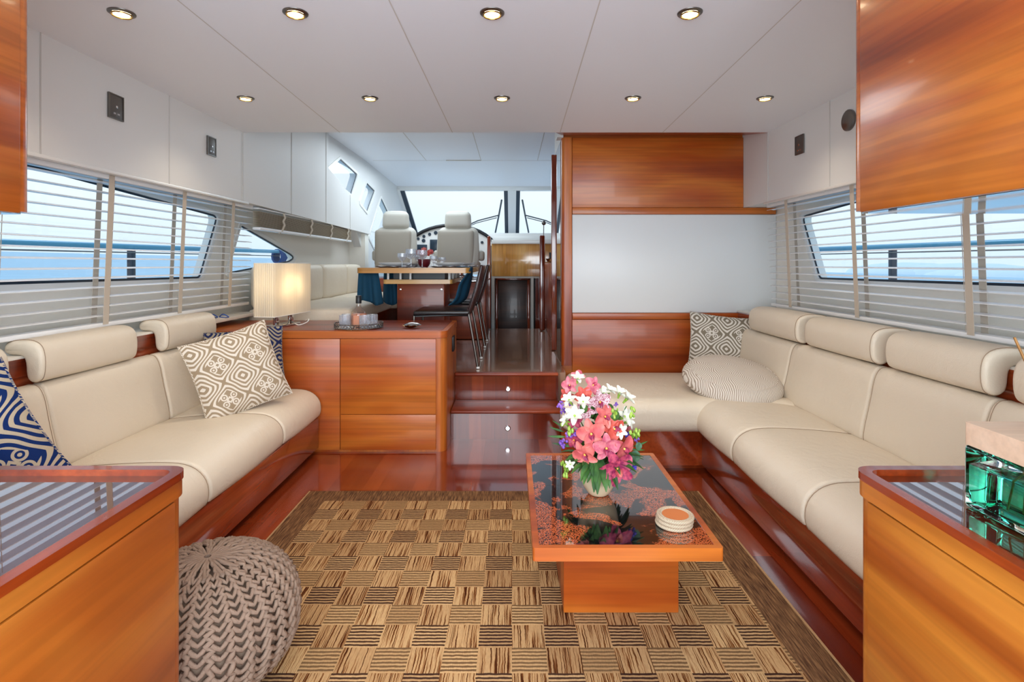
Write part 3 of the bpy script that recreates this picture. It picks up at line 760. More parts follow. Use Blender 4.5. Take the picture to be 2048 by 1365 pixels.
# left sofa
dxs = 0.17
def shift(p, d, hd=0): return [(-x-d, z) for x, z in p]
T = thing('sofa', 'cream leather sofa along the left wall under the blind', 'sofa', (-1.45, 2.3, 0))
put('plinth', MB().box(-1.17, -1.86, 1.26, 3.27, 0.035, 0.222, 0.006).box(-1.24, -1.86, 1.26, 3.27, 0, 0.035), M['red_y'], T)
lseat = sprof([(-x-0.14 if x < 1.3 else -x-0.17, z) for x, z in SEAT])
for a, b in ((2.74, 3.275), (2.07, 2.74), (1.4, 2.07)): sofa_part('seat', lseat, a, b, T, 0.014, 0.006)
lback = sprof([(-min(x, 1.685)-0.17, z) for x, z in BACK])
for a, b in ((2.74, 3.275), (2.07, 2.74), (1.4, 2.07)): sofa_part('backrest', lback, a, b, T, 0.014, 0.004)
lhead = sprof([(-(1.60+(x-1.60)*0.78)-0.175, z-0.002) for x, z in HEAD])
for a, b in ((2.78, 3.26), (2.04, 2.575), (1.42, 1.92)): sofa_part('headrest', lhead, a, b, T, 0.018, 0.002)

# ================================================================= cushions
def pillow(name, label, loc, rot, w_, h_, th, mat, grp=None, scu=1.0):
    t = thing(name, label, 'cushion', loc, rot, grp)
    n = 22; vs = []; fs = []
    for sd_ in (1, -1):
        for i in range(n+1):
            for j in range(n+1):
                u, v = 2*i/n-1, 2*j/n-1
                pin = 1-0.07*(1-v*v); piv = 1-0.07*(1-u*u)
                x = u*w_/2*pin; z = v*h_/2*piv
                th_ = th/2*(max(0, (1-u**4)*(1-v**4))**0.55)*(0.9+0.1*math.sin(3*u+2*v))
                vs.append((x, sd_*th_, z+h_/2))
    N = (n+1)**2
    for i in range(n):
        for j in range(n):
            a = i*(n+1)+j; q = (a, a+1, a+n+2, a+n+1); fs.append(q); fs.append(tuple(k+N for k in reversed(q)))
    m = MB().add(vs, fs)
    o = put('cover', m, mat, t, world=False, smooth=80, uv=lambda p: (p.x*scu, p.z*scu))
    pts = []
    for k in range(4*n):
        sd_, q = divmod(k, n); q = 2*q/n-1
        u, v = [(q, -1), (1, q), (-q, 1), (-1, -q)][sd_]
        pts.append((u*w_/2*(1-0.07*(1-v*v)), 0, v*h_/2*(1-0.07*(1-u*u))+h_/2))
    put('piping', MB().tube(pts, 0.004, 6, closed=True), mat, t, world=False, uv=lambda p: (p.x*3+p.z*5, p.z*3))
    return t
rad = math.radians
pillow('cushion', 'square taupe and white patterned cushion leaning on the left sofa', (-1.345, 2.80, 0.392), (rad(-18), rad(-14), rad(46)), 0.43, 0.43, 0.13, M['cush_tan'], scu=1.1)
pillow('cushion', 'navy and grey patterned cushion tucked behind the taupe one on the left sofa', (-1.52, 3.10, 0.40), (rad(-16), rad(-4), rad(22)), 0.42, 0.38, 0.12, M['cush_navy'], scu=1.1)
pillow('cushion', 'big blue and beige patterned cushion at the near end of the left sofa', (-1.60, 1.66, 0.35), (rad(-20), rad(-26), rad(42)), 0.46, 0.46, 0.14, M['cush_blue'], scu=1.0)
pillow('cushion', 'square grey and white patterned cushion in the corner of the right sofa', (1.48, 3.78, 0.345), (rad(-14), rad(5), rad(-12)), 0.50, 0.45, 0.13, M['cush_grey'], scu=1.0)
t = thing('round_cushion', 'round puffy cushion with fine grey zebra lines on the right sofa corner', 'cushion', (1.31, 3.25, 0.372), (rad(14), rad(2), 0))
m = MB(); n = 14
prof = [(0.001, 0.0), (0.14, 0.0), (0.22, 0.018), (0.272, 0.055), (0.285, 0.085), (0.27, 0.118), (0.22, 0.150), (0.12, 0.172), (0.001, 0.178)]
def cr(pts, k=3):
    out = []
    for i in range(len(pts)-1):
        p0 = pts[max(0, i-1)]; p1 = pts[i]; p2 = pts[i+1]; p3 = pts[min(len(pts)-1, i+2)]
        for j in range(k):
            s2 = j/k; out.append(tuple(0.5*((2*p1[a])+(-p0[a]+p2[a])*s2+(2*p0[a]-5*p1[a]+4*p2[a]-p3[a])*s2*s2+(-p0[a]+3*p1[a]-3*p2[a]+p3[a])*s2**3) for a in range(len(p1))))
    out.append(pts[-1]); return out
put('cover', MB().lathe(cr(prof), seg=48), M['zebra'], t, world=False, smooth=80)
put('seam', MB().tube([(0.243*math.cos(2*PI*i/48), 0.243*math.sin(2*PI*i/48), 0.139) for i in range(48)], 0.0035, 6, closed=True), M['zebra'], t, world=False)

# ================================================================= side counter by the steps
T = thing('side_cabinet', 'low cherry wood cabinet with a brown top between the left sofa and the steps', 'cabinet', (-1.0, 3.6, 0))
put('body', MB().prism(rpoly([(-2.04, 3.302), (-0.403, 3.302), (-0.403, 3.92), (-2.04, 3.92)], [0, 0.055, 0.02, 0], 8), 'z', 0.0, 0.694), M['wood_z'], T)
top = MB().prism(rpoly([(-2.04, 3.288), (-0.398, 3.288), (-0.398, 3.92), (-2.04, 3.92)], [0, 0.06, 0.03, 0], 8), 'z', 0.697, 0.739)
put('top_rail', top, M['wood_x'], T)
put('worktop', MB().prism(rpoly([(-1.70, 3.32), (-0.43, 3.32), (-0.43, 3.90), (-1.70, 3.90)], 0.03), 'z', 0.735, 0.741), M['red_x'], T)
put('door', MB().box(-1.045, -0.464, 3.289, 3.304, 0.232, 0.692, 0.002), M['wood_x'], T)
put('drawer', MB().box(-1.045, -0.464, 3.289, 3.304, 0.015, 0.229, 0.002), M['wood_x'], T)
put('side_panel', MB().box(-1.83, -1.049, 3.289, 3.304, 0.015, 0.692, 0.002), M['wood_x'], T)
s = put('socket', MB().box(-0.403, -0.392, 3.62, 3.72, 0.56, 0.66, 0.003), M['black'], T)

# lamp
T = thing('table_lamp', 'lit table lamp with a pleated ivory box shade on the side cabinet', 'lamp', (-1.505, 3.56, 0.741), (0, 0, rad(-9)))
w2, l2, zb, zt = 0.072, 0.215, 0.078, 0.412
pts = []
for x, y in rpoly([(-w2, -l2), (w2, -l2), (w2, l2), (-w2, l2)], 0.012, 3): pts.append((x, y))
# fine pleats
def pleat(path, k=0.0016, step_=0.006):
    out = []; n = len(path); c = 0
    for i in range(n):
        a = Vector(path[i]); b = Vector(path[(i+1) % n]); d = b-a; m_ = max(1, int(d.length/step_)); nr = Vector((d.y, -d.x)).normalized() if d.length > 0 else Vector((0, 0))
        for j in range(m_):
            out.append(tuple(a+d*j/m_+nr*(k if c % 2 else -k))); c += 1
    return out
pp = pleat(pts)
sh = MB(); n = len(pp)
vs = [(x, y, zb) for x, y in pp]+[(x, y, zt) for x, y in pp]; sh.add(vs, [(i, (i+1) % n, (i+1) % n+n, i+n) for i in range(n)])
o = put('lamp_shade', sh, M['shade'], T, world=False, smooth=20)
for z in (zb, zt): put('hem', MB().tube([(x, y, z) for x, y in pts], 0.003, 6, closed=True), M['cream'], o, world=False)
put('base', MB().box(-0.05, 0.05, -0.12, 0.12, 0, 0.016, 0.004).box(-0.008, 0.008, -0.11, -0.06, 0.016, 0.12, 0.003).box(-0.008, 0.008, 0.06, 0.11, 0.016, 0.12, 0.003), M['chrome'], T, world=False)
for y in (-0.09, 0.09):
    b = put('bulb', MB().sphere((0, y, 0.24), 0.022, 1, 1, 1.3), M['bulb'], T, world=False)
    put('lamp_holder', MB().lathe([(0.012, 0.10), (0.012, 0.215)], (0, y, 0), 12), M['white'], T, world=False)
    l = bpy.data.lights.new('table_lamp_light', 'POINT'); l.energy = 0.28; l.color = (1, 0.78, 0.48); l.shadow_soft_size = 0.02
    lo = bpy.data.objects.new('lamp_light', l); COL.objects.link(lo); lo.parent = T; lo.location = (0, y*0.6, 0.29)
put('cord', MB().tube(cr([(0.05, 0.05, 0.01), (0.10, 0.02, 0.006), (0.13, 0.06, 0.02), (0.11, 0.12, 0.035), (0.06, 0.16, 0.02)], 5), 0.003, 6), M['white'], T, world=False)
# small silver key ring / remote on the ledge
tag(put('wire_ornament', MB().tube(cr([(-1.93, 3.43, 0.812), (-1.90, 3.42, 0.83), (-1.87, 3.43, 0.812), (-1.90, 3.45, 0.805)], 5), 0.004, 6, closed=True).tube(cr([(-1.86, 3.43, 0.812), (-1.83, 3.42, 0.83), (-1.80, 3.43, 0.812), (-1.83, 3.45, 0.806)], 5), 0.004, 6, closed=True), plain('blue_wire', C(60, 90, 160), 0.3)), 'small blue wire ornament on the sill behind the lamp', 'ornament')

# tray with bottle and tumblers
TX, TY = -0.975, 3.44
T = thing('tray', 'round silver gallery tray on the side cabinet holding a bottle', 'tray', (TX, TY, 0.741))
put('tray_base', MB().lathe([(0.148, 0.0), (0.150, 0.004), (0.148, 0.007), (0.001, 0.006)], seg=40), M['mirror'], T, world=False)
g = MB()
for z in (0.008, 0.034): g.tube([(0.150*math.cos(2*PI*i/44), 0.150*math.sin(2*PI*i/44), z) for i in range(44)], 0.0025, 6, closed=True)
for i in range(44):
    a = 2*PI*i/44; b = 2*PI*(i+1)/44
    g.tube([(0.150*math.cos(a), 0.150*math.sin(a), 0.008), (0.150*math.cos(b), 0.150*math.sin(b), 0.034)], 0.0016, 4)
    g.tube([(0.150*math.cos(b), 0.150*math.sin(b), 0.008), (0.150*math.cos(a), 0.150*math.sin(a), 0.034)], 0.0016, 4)
put('gallery_rail', g, M['steel'], T, world=False)
T = thing('bottle', 'round clear bottle of pink-amber spirit with a dark stopper on the tray', 'bottle', (TX-0.005, TY+0.01, 0.749))
put('glass', MB().lathe(cr([(0.001, 0), (0.040, 0.0), (0.050, 0.02), (0.052, 0.06), (0.045, 0.095), (0.022, 0.118), (0.015, 0.13), (0.015, 0.15)]), seg=32), M['bottle_glass'], T, world=False)
put('spirit', MB().lathe(cr([(0.001, 0.004), (0.036, 0.004), (0.046, 0.02), (0.047, 0.06), (0.043, 0.085), (0.001, 0.086)]), seg=32), M['amber'], T, world=False)
put('label_sheet', MB().box(-0.018, 0.018, -0.0535, -0.0515, 0.015, 0.075, 0.0005), plain('pink_label', C(196, 132, 104), 0.6), T, world=False)
put('stopper', MB().lathe([(0.017, 0.148), (0.018, 0.152), (0.018, 0.195), (0.016, 0.198), (0.001, 0.199)], seg=20), M['black'], T, world=False)
def tumbler(x, y, lab):
    t = thing('tumbler', lab, 'glass', (x, y, 0.749), group='cut crystal tumblers on the tray')
    n = 28; vs = []; fs = []
    prof = [(0.024, 0), (0.028, 0.004), (0.031, 0.04), (0.034, 0.078), (0.031, 0.078), (0.027, 0.03), (0.02, 0.012), (0.001, 0.012)]
    for i, (r_, z) in enumerate(prof):
        for k in range(n):
            a = 2*PI*k/n; q = r_*(1+(0.12*(-1)**k if i in (1, 2) else 0)); vs.append((q*math.cos(a), q*math.sin(a), z))
    for i in range(len(prof)-1):
        for k in range(n): fs.append((i*n+k, i*n+(k+1) % n, (i+1)*n+(k+1) % n, (i+1)*n+k))
    fs.append(tuple(range(n-1, -1, -1))); fs.append(tuple((len(prof)-1)*n+k for k in range(n)))
    put('glass', MB().add(vs, fs), M['crystal'], t, world=False, smooth=15)
for x, y, lab in ((-0.075, -0.05, 'cut crystal tumbler on the tray front left of the bottle'), (-0.085, 0.03, 'cut crystal tumbler on the tray behind left of the bottle'),
                  (0.055, -0.065, 'cut crystal tumbler on the tray front right of the bottle'), (0.085, 0.0, 'cut crystal tumbler at the right edge of the tray')):
    tumbler(TX+x, TY+y, lab)
# metal shell
T = thing('shell_ornament', 'small silver and gold oyster shell ornament on the side cabinet', 'ornament', (-0.645, 3.44, 0.741))
def shell(z, sy, m_, nm, tx):
    m = MB(); n = 20; vs = []; fs = []
    for j in range(6):
        r_ = j/5
        for k in range(n):
            a = 2*PI*k/n; w_ = 1+0.09*math.sin(5*a+tx)
            vs.append((0.055*r_*math.cos(a)*w_+tx*0.01, 0.038*r_*math.sin(a)*w_, z+sy*(0.016*(1-r_**2))+0.003*math.sin(9*a)*r_))
    for j in range(5):
        for k in range(n): fs.append((j*n+k, j*n+(k+1) % n, (j+1)*n+(k+1) % n, (j+1)*n+k))
    m.add(vs, fs); put(nm, m, m_, T, world=False, smooth=60)
shell(0.017, -1, M['brass'], 'lower_shell', 0); shell(0.020, 1, M['chrome'], 'upper_shell', 1)

# ================================================================= near cabinets
def low_cab(s_, xface, label, far=1.23):
    T = thing('low_cabinet', label, 'cabinet', (s_*(xface+0.4), 0.7, 0))
    xo = s_*1.995 if s_ > 0 else -2.045
    f = s_*xface
    def poly(d, rr): return rpoly([(f+s_*d, 0.25), (xo, 0.25), (xo, far-d), (f+s_*d, far-d)], [0, 0, 0, rr], 10)
    put('carcass', MB().prism(poly(0.006, 0.045), 'z', 0.0, 0.632), M['honey_y'], T)
    put('door', MB().box(f, f+s_*0.02, 0.25, far-0.055, 0.03, 0.632, 0.003), M['honey_y'], T)
    put('top_band', MB().prism(poly(0.0, 0.05), 'z', 0.636, 0.672), M['honey_y'], T)
    rim = MB().prism(poly(-0.002, 0.05), 'z', 0.672, 0.689, [poly(0.022, 0.03)])
    put('raised_rim', rim, M['rim'], T)
    put('worktop', MB().prism(poly(0.020, 0.03), 'z', 0.664, 0.675), M['rim_gloss'], T)
n_ = NT('lacquered_top'); n_.set(col=C(84, 34, 18), rough=0.02, coat=1.0, coatr=0.0, spec=1.0, ior=2.0); M['rim_gloss'] = n_.m
low_cab(-1, 0.732, 'low honey wood cabinet with a raised rim at the near left corner')
low_cab(1, 0.772, 'low honey wood cabinet with a raised rim at the near right corner')
def up_cab(s_, xface, zb, label, far=1.23):
    T = thing('wall_cabinet', label, 'cabinet', (s_*(xface+0.3), 0.7, zb))
    f = s_*xface; xo = s_*1.74 if s_ > 0 else -1.82
    put('carcass', MB().prism(rpoly([(f, 0.25), (xo, 0.25), (xo, far), (f, far)], [0, 0, 0, 0.03], 8), 'z', zb+0.004, ZC), M['wood_y2'], T)
    put('door', MB().box(f-s_*0.003, f+s_*0.02, 0.25, far-0.035, zb, ZC-0.002, 0.003), M['wood_y2'], T)
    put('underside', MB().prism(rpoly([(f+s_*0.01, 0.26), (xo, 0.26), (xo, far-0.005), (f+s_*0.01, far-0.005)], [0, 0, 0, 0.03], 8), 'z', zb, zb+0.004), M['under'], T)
M['wood_y2'] = wood('streaky_cherry_fore_aft', 'y', C(134, 54, 16), C(172, 82, 26), C(204, 118, 42), rough=0.2, coat=0.15, sc=1.1, off=5)
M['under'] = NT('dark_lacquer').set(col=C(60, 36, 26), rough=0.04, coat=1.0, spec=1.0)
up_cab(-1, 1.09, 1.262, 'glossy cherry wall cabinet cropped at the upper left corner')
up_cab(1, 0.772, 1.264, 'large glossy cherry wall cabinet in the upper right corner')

# reed diffuser
T = thing('reed_diffuser', 'square glass reed diffuser of green oil with a wooden block top', 'diffuser', (0.99, 0.96, 0.6755))
x0, x1, y0, y1, z0 = 0.885, 1.09, 0.86, 1.06, 0.6765
put('glass_jar', MB().box(x0, x1, y0, y1, z0, 0.797, 0.008, 3), M['thick_glass'], T)
put('oil', MB().box(x0+0.008, x1-0.008, y0+0.008, y1-0.008, z0+0.012, 0.762, 0.005), M['green_oil'], T)
put('block_top', MB().prism(rpoly([(x0+0.002, y0+0.002), (x1-0.002, y0+0.002), (x1-0.002, y1-0.002), (x0+0.002, y1-0.002)], 0.004), 'z', 0.7975, 0.841), M['ash'] if 'ash' in M else wood('pale_ash_block', 'x', C(196, 160, 132), C(220, 188, 160), C(232, 204, 178), rough=0.6, coat=0, sc=1.6, streak=0.08), T)
put('collar', MB().lathe([(0.03, 0.841), (0.03, 0.844), (0.017, 0.844), (0.016, 0.842)], (0.99, 0.975, 0), 28), M['chrome'], T)
put('opening', MB().lathe([(0.015, 0.8435), (0.001, 0.8435)], (0.99, 0.975, 0), 20), M['black'], T)
reed = wood('reed', 'z', C(132, 88, 36), C(168, 118, 54), C(190, 140, 74), rough=0.7, coat=0)
for (dx, dy, h) in ((-0.055, 0.03, 0.17), (-0.012, -0.01, 0.18), (0.04, 0.02, 0.19), (-0.02, 0.045, 0.10), (0.07, -0.03, 0.16)):
    put('reed', MB().tube([(0.99+dx*0.1-dx*0.6, 0.975-dy*0.6, 0.70), (0.99+dx*0.05, 0.975+dy*0.05, 0.843), (0.99+dx, 0.975+dy, 0.843+h)], 0.0022, 6), reed, T)

# ================================================================= rug and coffee table
tag(put('rug', MB().box(-1.017, 0.935, 1.245, 2.706, 0.0, 0.012, 0.003), M['rug']), 'large brown and tan patchwork striped rug in the middle of the floor', 'rug')
T = thing('coffee_table', 'low cherry coffee table with a black and coral speckled glass top', 'coffee table', (0.32, 1.82, 0.012))
x0, x1, y0, y1, z1 = 0.056, 0.570, 1.452, 2.182, 0.385
put('top_frame', MB().prism(rpoly([(x0, y0), (x1, y0), (x1, y1), (x0, y1)], 0.008, 4), 'z', z1-0.036, z1, [[(x0+0.018, y0+0.018), (x1-0.018, y0+0.018), (x1-0.018, y1-0.018), (x0+0.018, y1-0.018)]]), M['wood_table'] if 'wood_table' in M else M['wood_x'], T)
put('inlaid_top', MB().box(x0+0.017, x1-0.017, y0+0.017, y1-0.017, z1-0.03, z1-0.002), M['inlay'], T)
put('pedestal', MB().box(0.1676, 0.543, 1.757, 2.05, 0.0125, z1-0.034, 0.004), M['wood_x'], T)
# coasters
cm = NT('striped_rope'); v = cm.coord('Object'); s = cm.node('ShaderNodeSeparateXYZ'); cm.L(v, s.inputs[0])
an = cm.math('ARCTAN2', s.outputs[1], s.outputs[0]); bb = cm.math('FRACT', cm.math('ADD', cm.math('MULTIPLY', an, 11.0), cm.math('MULTIPLY', s.outputs[2], 160)))
cm.set(col=cm.mix(cm.math('GREATER_THAN', bb, 0.62), C(222, 204, 176), C(120, 96, 74)), rough=0.9)
for k in range(3):
    t = thing('coaster', ['bottom', 'middle', 'topmost'][k]+' coaster in the stack of three rope-edged coasters on the coffee table', 'coaster', (0.476+0.002*k, 1.588, z1-0.001+0.0105*k), (0, 0, 0.3*k), 'stacked coasters')
    m = MB()
    for r_ in (0.049, 0.042): m.tube([(r_*math.cos(2*PI*i/48), r_*math.sin(2*PI*i/48), 0.0052) for i in range(48)], 0.0052, 8, closed=True)
    put('rope_edge', m, cm.m, t, world=False)
    put('disc', MB().lathe([(0.040, 0.001), (0.040, 0.008), (0.001, 0.009)], seg=32), plain('orange_leather_disc', C(206, 118, 60), 0.6, var=0.12), t, world=False)

# ================================================================= pouf
T = thing('knitted_pouf', 'round chunky knitted taupe pouf beside the near left cabinet', 'pouf', (-0.838, 1.487, 0.0125))
PR, PH = 0.230, 0.326
def surf(u, a, out=0.0):      # u in 0 (top) .. 1 (bottom)
    th = u*PI; r_ = (PR+out)*(abs(math.sin(th))**0.78); z = PH/2+(PH/2+out)*math.copysign(abs(math.cos(th))**0.85, math.cos(th))
    return Vector((r_*math.cos(a), r_*math.sin(a), max(0.006, z)))
prof = [(max(0.001, surf(1-i/24, 0, -0.014).x), surf(1-i/24, 0, -0.014).z) for i in range(25)]
put('core', MB().lathe(prof, seg=36), plain('taupe_knit_core', C(140, 118, 100), 1.0), T, world=False, smooth=80)  # even taupe filling under the knitted ropes
m = MB(); NC, NR = 30, 24
for c in range(NC):
    a0 = 2*PI*c/NC; pts = []
    for i in range(NR*3+1):
        u = 0.02+0.95*i/(NR*3); k = abs(math.sin(u*PI))
        pts.append(surf(u, a0+0.035*math.sin(i*2*PI/3.0*0.999+c)*1.0+R.uniform(-0.008, 0.008), 0.006*(1 if i % 3 else 0.2)))
    m.tube(pts, [0.0075*(0.45+0.55*abs(math.sin((0.02+0.95*i/(NR*3))*PI))) for i in range(NR*3+1)], 6)
    for r_ in range(1, NR):
        u = 0.03+0.93*r_/NR; k = abs(math.sin(u*PI))
        if k < 0.25: continue
        w_ = 2*PI/NC
        p = [surf(u-0.012, a0+0.12*w_, 0.002), surf(u+0.004, a0+0.3*w_, 0.004), surf(u+0.016, a0+0.5*w_, 0.001), surf(u+0.004, a0+0.7*w_, 0.004), surf(u-0.012, a0+0.9*w_, 0.002)]
        m.tube(p, 0.0062*(0.6+0.4*k), 6)
for i in range(16):
    a = 2*PI*i/16; m.tube([surf(0.005, a, 0.001), surf(0.06, a, 0.004), surf(0.12, a+0.05, 0.006)], 0.006, 6)
put('knitted_cover', m, M['knit'], T, world=False, smooth=80)

# ================================================================= flowers
T = thing('flower_arrangement', 'mixed bouquet of pink orchids and white freesias in a beige vase on the coffee table', 'flowers', (0.288, 1.80, z1-0.001))
vs_m = NT('beige_ceramic'); vs_m.set(col=C(206, 190, 158), rough=0.3, coat=0.4)
put('vase', MB().lathe(cr([(0.001, 0), (0.024, 0.0), (0.036, 0.006), (0.056, 0.04), (0.066, 0.08), (0.068, 0.108), (0.063, 0.109), (0.056, 0.09), (0.001, 0.085)]), seg=40), vs_m.m, T, world=False, smooth=60)
def pmat(name, a, b, sc=60, rough=0.55):
    n = NT(name); v = n.coord('Object'); n.set(col=n.mix(n.ramp(n.noise(v, sc, 3), [(0.4, BK), (0.6, WH)]), a, b), rough=rough, sss=0.0); return n.m
PM = {'pink': pmat('salmon_petal', C(196, 84, 88), C(222, 122, 112), 30), 'dusty': pmat('dusty_pink_petal', C(190, 84, 108), C(220, 128, 136)),
      'mag': pmat('magenta_petal', C(140, 34, 78), C(190, 70, 96), 90), 'spot': pmat('speckled_pale_petal', C(150, 70, 90), C(226, 200, 204), 260),
      'red': pmat('coral_red_petal', C(196, 70, 60), C(220, 96, 80)), 'white': pmat('white_petal', C(214, 214, 196), C(236, 234, 224)),
      'yel': pmat('yellow_centre', C(226, 170, 60), C(240, 200, 110)), 'pur': pmat('purple_floret', C(112, 70, 170), C(160, 110, 200)),
      'blue': pmat('violet_blue_floret', C(60, 44, 170), C(96, 80, 200)), 'leaf': pmat('green_leaf', C(34, 74, 30), C(72, 116, 50), 20),
      'bud': pmat('lime_bud', C(120, 160, 40), C(170, 200, 90)), 'euc': pmat('grey_green_leaf', C(60, 96, 74), C(84, 122, 94))}
def petal(m, M4, L_, W_, cup=0.3, bend=0.4, tip=0.0, n1=6, n2=4, pw=0.6):
    st = len(m.v); vs = []; fs = []
    for i in range(n1+1):
        s_ = i/n1; wd = W_/2*(math.sin(PI*(0.06+0.90*s_))**pw)
        for j in range(n2+1):
            q = 2*j/n2-1
            x = q*wd; y = s_*L_; z = cup*abs(q)**2*wd+bend*L_*(s_**2)*(-1)+tip*L_*s_
            vs.append(M4 @ Vector((x, y, z+0.0009*math.sin(9*q+7*s_))))
    for i in range(n1):
        for j in range(n2):
            a = i*(n2+1)+j; fs.append((a, a+1, a+n2+2, a+n2+1))
    m.add(vs, fs)
def aim(c, d, roll=0):
    d = Vector(d).normalized(); q = d.to_track_quat('Z', 'Y')
    return Matrix.Translation(c) @ q.to_matrix().to_4x4() @ Matrix.Rotation(roll, 4, 'Z')
def LP2(px, py, dd=0.0):          # bouquet sketch coordinates -> local metres
    return Vector(((px-1024)/610.0-0.288, dd, 1.15-(py-528)/610.0-(z1-0.001)))
def orchid(px, py, dd, size, col, d=(0, -1, 0.1), roll=0, lip='mag'):
    c = LP2(px, py, dd); B = aim(c, d, roll); m = MB()
    for k, (ln, wd) in enumerate(((1, .62), (1.0, .95), (.95, .6), (.95, .6), (1.0, .95))):
        a = 2*PI*k/5
        petal(m, B @ Matrix.Rotation(a, 4, 'Z') @ Matrix.Rotation(R.uniform(0.1, 0.5), 4, 'X'), size*ln, size*wd, 0.35, 0.25)
    o = put('orchid', m, PM[col], T, world=False, smooth=80)
    m = MB(); petal(m, B @ Matrix.Rotation(PI, 4, 'Z') @ Matrix.Rotation(0.7, 4, 'X'), size*0.5, size*0.38, 1.0, 0.3)
    petal(m, B @ Matrix.Rotation(PI*0.75, 4, 'Z') @ Matrix.Rotation(0.9, 4, 'X'), size*0.3, size*0.25, 1.0, 0.3); petal(m, B @ Matrix.Rotation(PI*1.25, 4, 'Z') @ Matrix.Rotation(0.9, 4, 'X'), size*0.3, size*0.25, 1.0, 0.3)
    put('lip', m, PM[lip], o, world=False, smooth=80)
    put('column', MB().sphere(B @ Vector((0, 0, size*0.12)), size*0.09), PM['yel'], o, world=False)
for a in ((1143, 778, .02, .030, 'dusty', (-.5, -1, .3), .3), (1160, 762, .03, .026, 'dusty', (-.1, -1, .8), 1), (1190, 778, .02, .032, 'dusty', (.3, -1, .5), 2),
          (1170, 797, 0, .034, 'red', (0, -1, .3), .5), (1200, 806, -.02, .040, 'spot', (.2, -1, .2), .2), (1140, 800, .03, .03, 'red', (-.7, -1, 0), 1),
          (1172, 822, -.02, .034, 'spot', (-.2, -1, .1), 2), (1208, 832, -.04, .040, 'pink', (.3, -1, .3), .8), (1180, 862, -.06, .048, 'pink', (-.2, -1, .1), .3),
          (1226, 856, -.04, .044, 'red', (.4, -1, .2), 1.4), (1208, 888, -.07, .046, 'dusty', (0, -1, 0), 0), (1168, 902, -.06, .046, 'pink', (-.5, -1, -.2), .6),
          (1244, 893, -.05, .046, 'pink', (.6, -1, -.1), .9), (1228, 926, -.08, .058, 'mag', (.1, -1, -.1), .4), (1150, 882, -.02, .034, 'mag', (-.8, -1, 0), 0),
          (1258, 868, .0, .03, 'dusty', (.8, -.6, 0), 0), (1150, 845, -.01, .032, 'mag', (-.4, -1, .2), .2)):
    orchid(*a, lip='mag' if a[4] != 'mag' else 'pink')
def freesia(px, py, dd, size, d):
    B = aim(LP2(px, py, dd), d); m = MB()
    for k in range(6): petal(m, B @ Matrix.Rotation(PI/3*k, 4, 'Z') @ Matrix.Rotation(1.0-0.35*(k % 2), 4, 'X'), size, size*0.62, 0.4, 0.35)
    o = put('freesia', m, PM['white'], T, world=False, smooth=80)
    put('calyx', MB().tube([B @ Vector((0, 0, -size*0.7)), B @ Vector((0, 0, 0)), B @ Vector((0, 0, size*.2))], [size*.1, size*.2, size*.12], 6), PM['bud'], o, world=False)
for a in ((1157, 762, -.01, .026, (.1, -.6, 1)), (1139, 802, -.03, .028, (-.4, -.6, .8)), (1165, 803, -.04, .026, (0, -.8, .6)), (1148, 830, -.05, .036, (-.2, -.8, .7)), (1133, 842, -.03, .022, (-.8, -.5, .6)),
          (1214, 798, .03, .028, (0, -.5, 1)), (1226, 793, .04, .026, (.3, -.4, 1)), (1246, 797, .03, .028, (.2, -.5, 1)), (1260, 806, .02, .030, (.6, -.5, .9)), (1250, 838, -.01, .034, (.5, -.8, .6)),
          (1238, 862, -.03, .028, (.3, -1, .2)), (1138, 920, -.07, .018, (-.3, -1, .2)), (1258, 850, .0, .026, (.8, -.6, .4))):
    freesia(*a)
def statice(px, py, dd, r_, col):
    c = LP2(px, py, dd); m = MB()
    for k in range(16):
        q = Vector((R.gauss(0, 1), R.gauss(0, 1), R.gauss(0, 1))).normalized()*r_*R.uniform(.3, 1); m.sphere(c+q, r_*0.3, 1, 1, 1, 6, 5)
    put('statice', m, PM[col], T, world=False)
for a in ((1122, 816, 0, .014, 'pur'), (1128, 828, 0, .011, 'pur'), (1126, 888, -.03, .017, 'pur'), (1138, 872, -.02, .014, 'pur'), (1152, 868, -.03, .014, 'pur'), (1262, 932, -.05, .016, 'blue'), (1258, 922, -.05, .012, 'blue'), (1276, 884, 0, .011, 'pur'), (1236, 815, .01, .008, 'pur'), (1256, 872, -.02, .012, 'blue'), (1142, 812, 0, .01, 'pur')):
    statice(*a)
for px, py in ((1132, 850), (1138, 862), (1228, 822), (1262, 822), (1266, 860), (1274, 870), (1130, 930), (1134, 945)):
    m = MB(); dd = R.uniform(-.06, .0)
    pts = [LP2(px+R.uniform(-8, 8), py+R.uniform(-9, 9), dd+R.uniform(-.01, .01)) for _ in range(7)]
    m.tube([pts[0]]+pts[1:], 0.001, 4)
    for c in pts: m.sphere(c, R.uniform(.003, .006), 1, 1, 1.6, 6, 5)
    put('bud_sprig', m, PM['bud'], T, world=False)
m = MB()
core = Vector((0, 0, 0.10))
for a in ((1140, 800), (1165, 790), (1220, 800), (1255, 815), (1262, 850), (1130, 850), (1275, 885), (1126, 888), (1200, 850), (1180, 880), (1230, 900), (1150, 870)):
    e = LP2(a[0], a[1], R.uniform(-.02, .02)); m.tube([core, (core+e)/2+Vector((0, 0.01, 0.01)), e], 0.0018, 5)
put('stems', m, PM['leaf'], T, world=False)
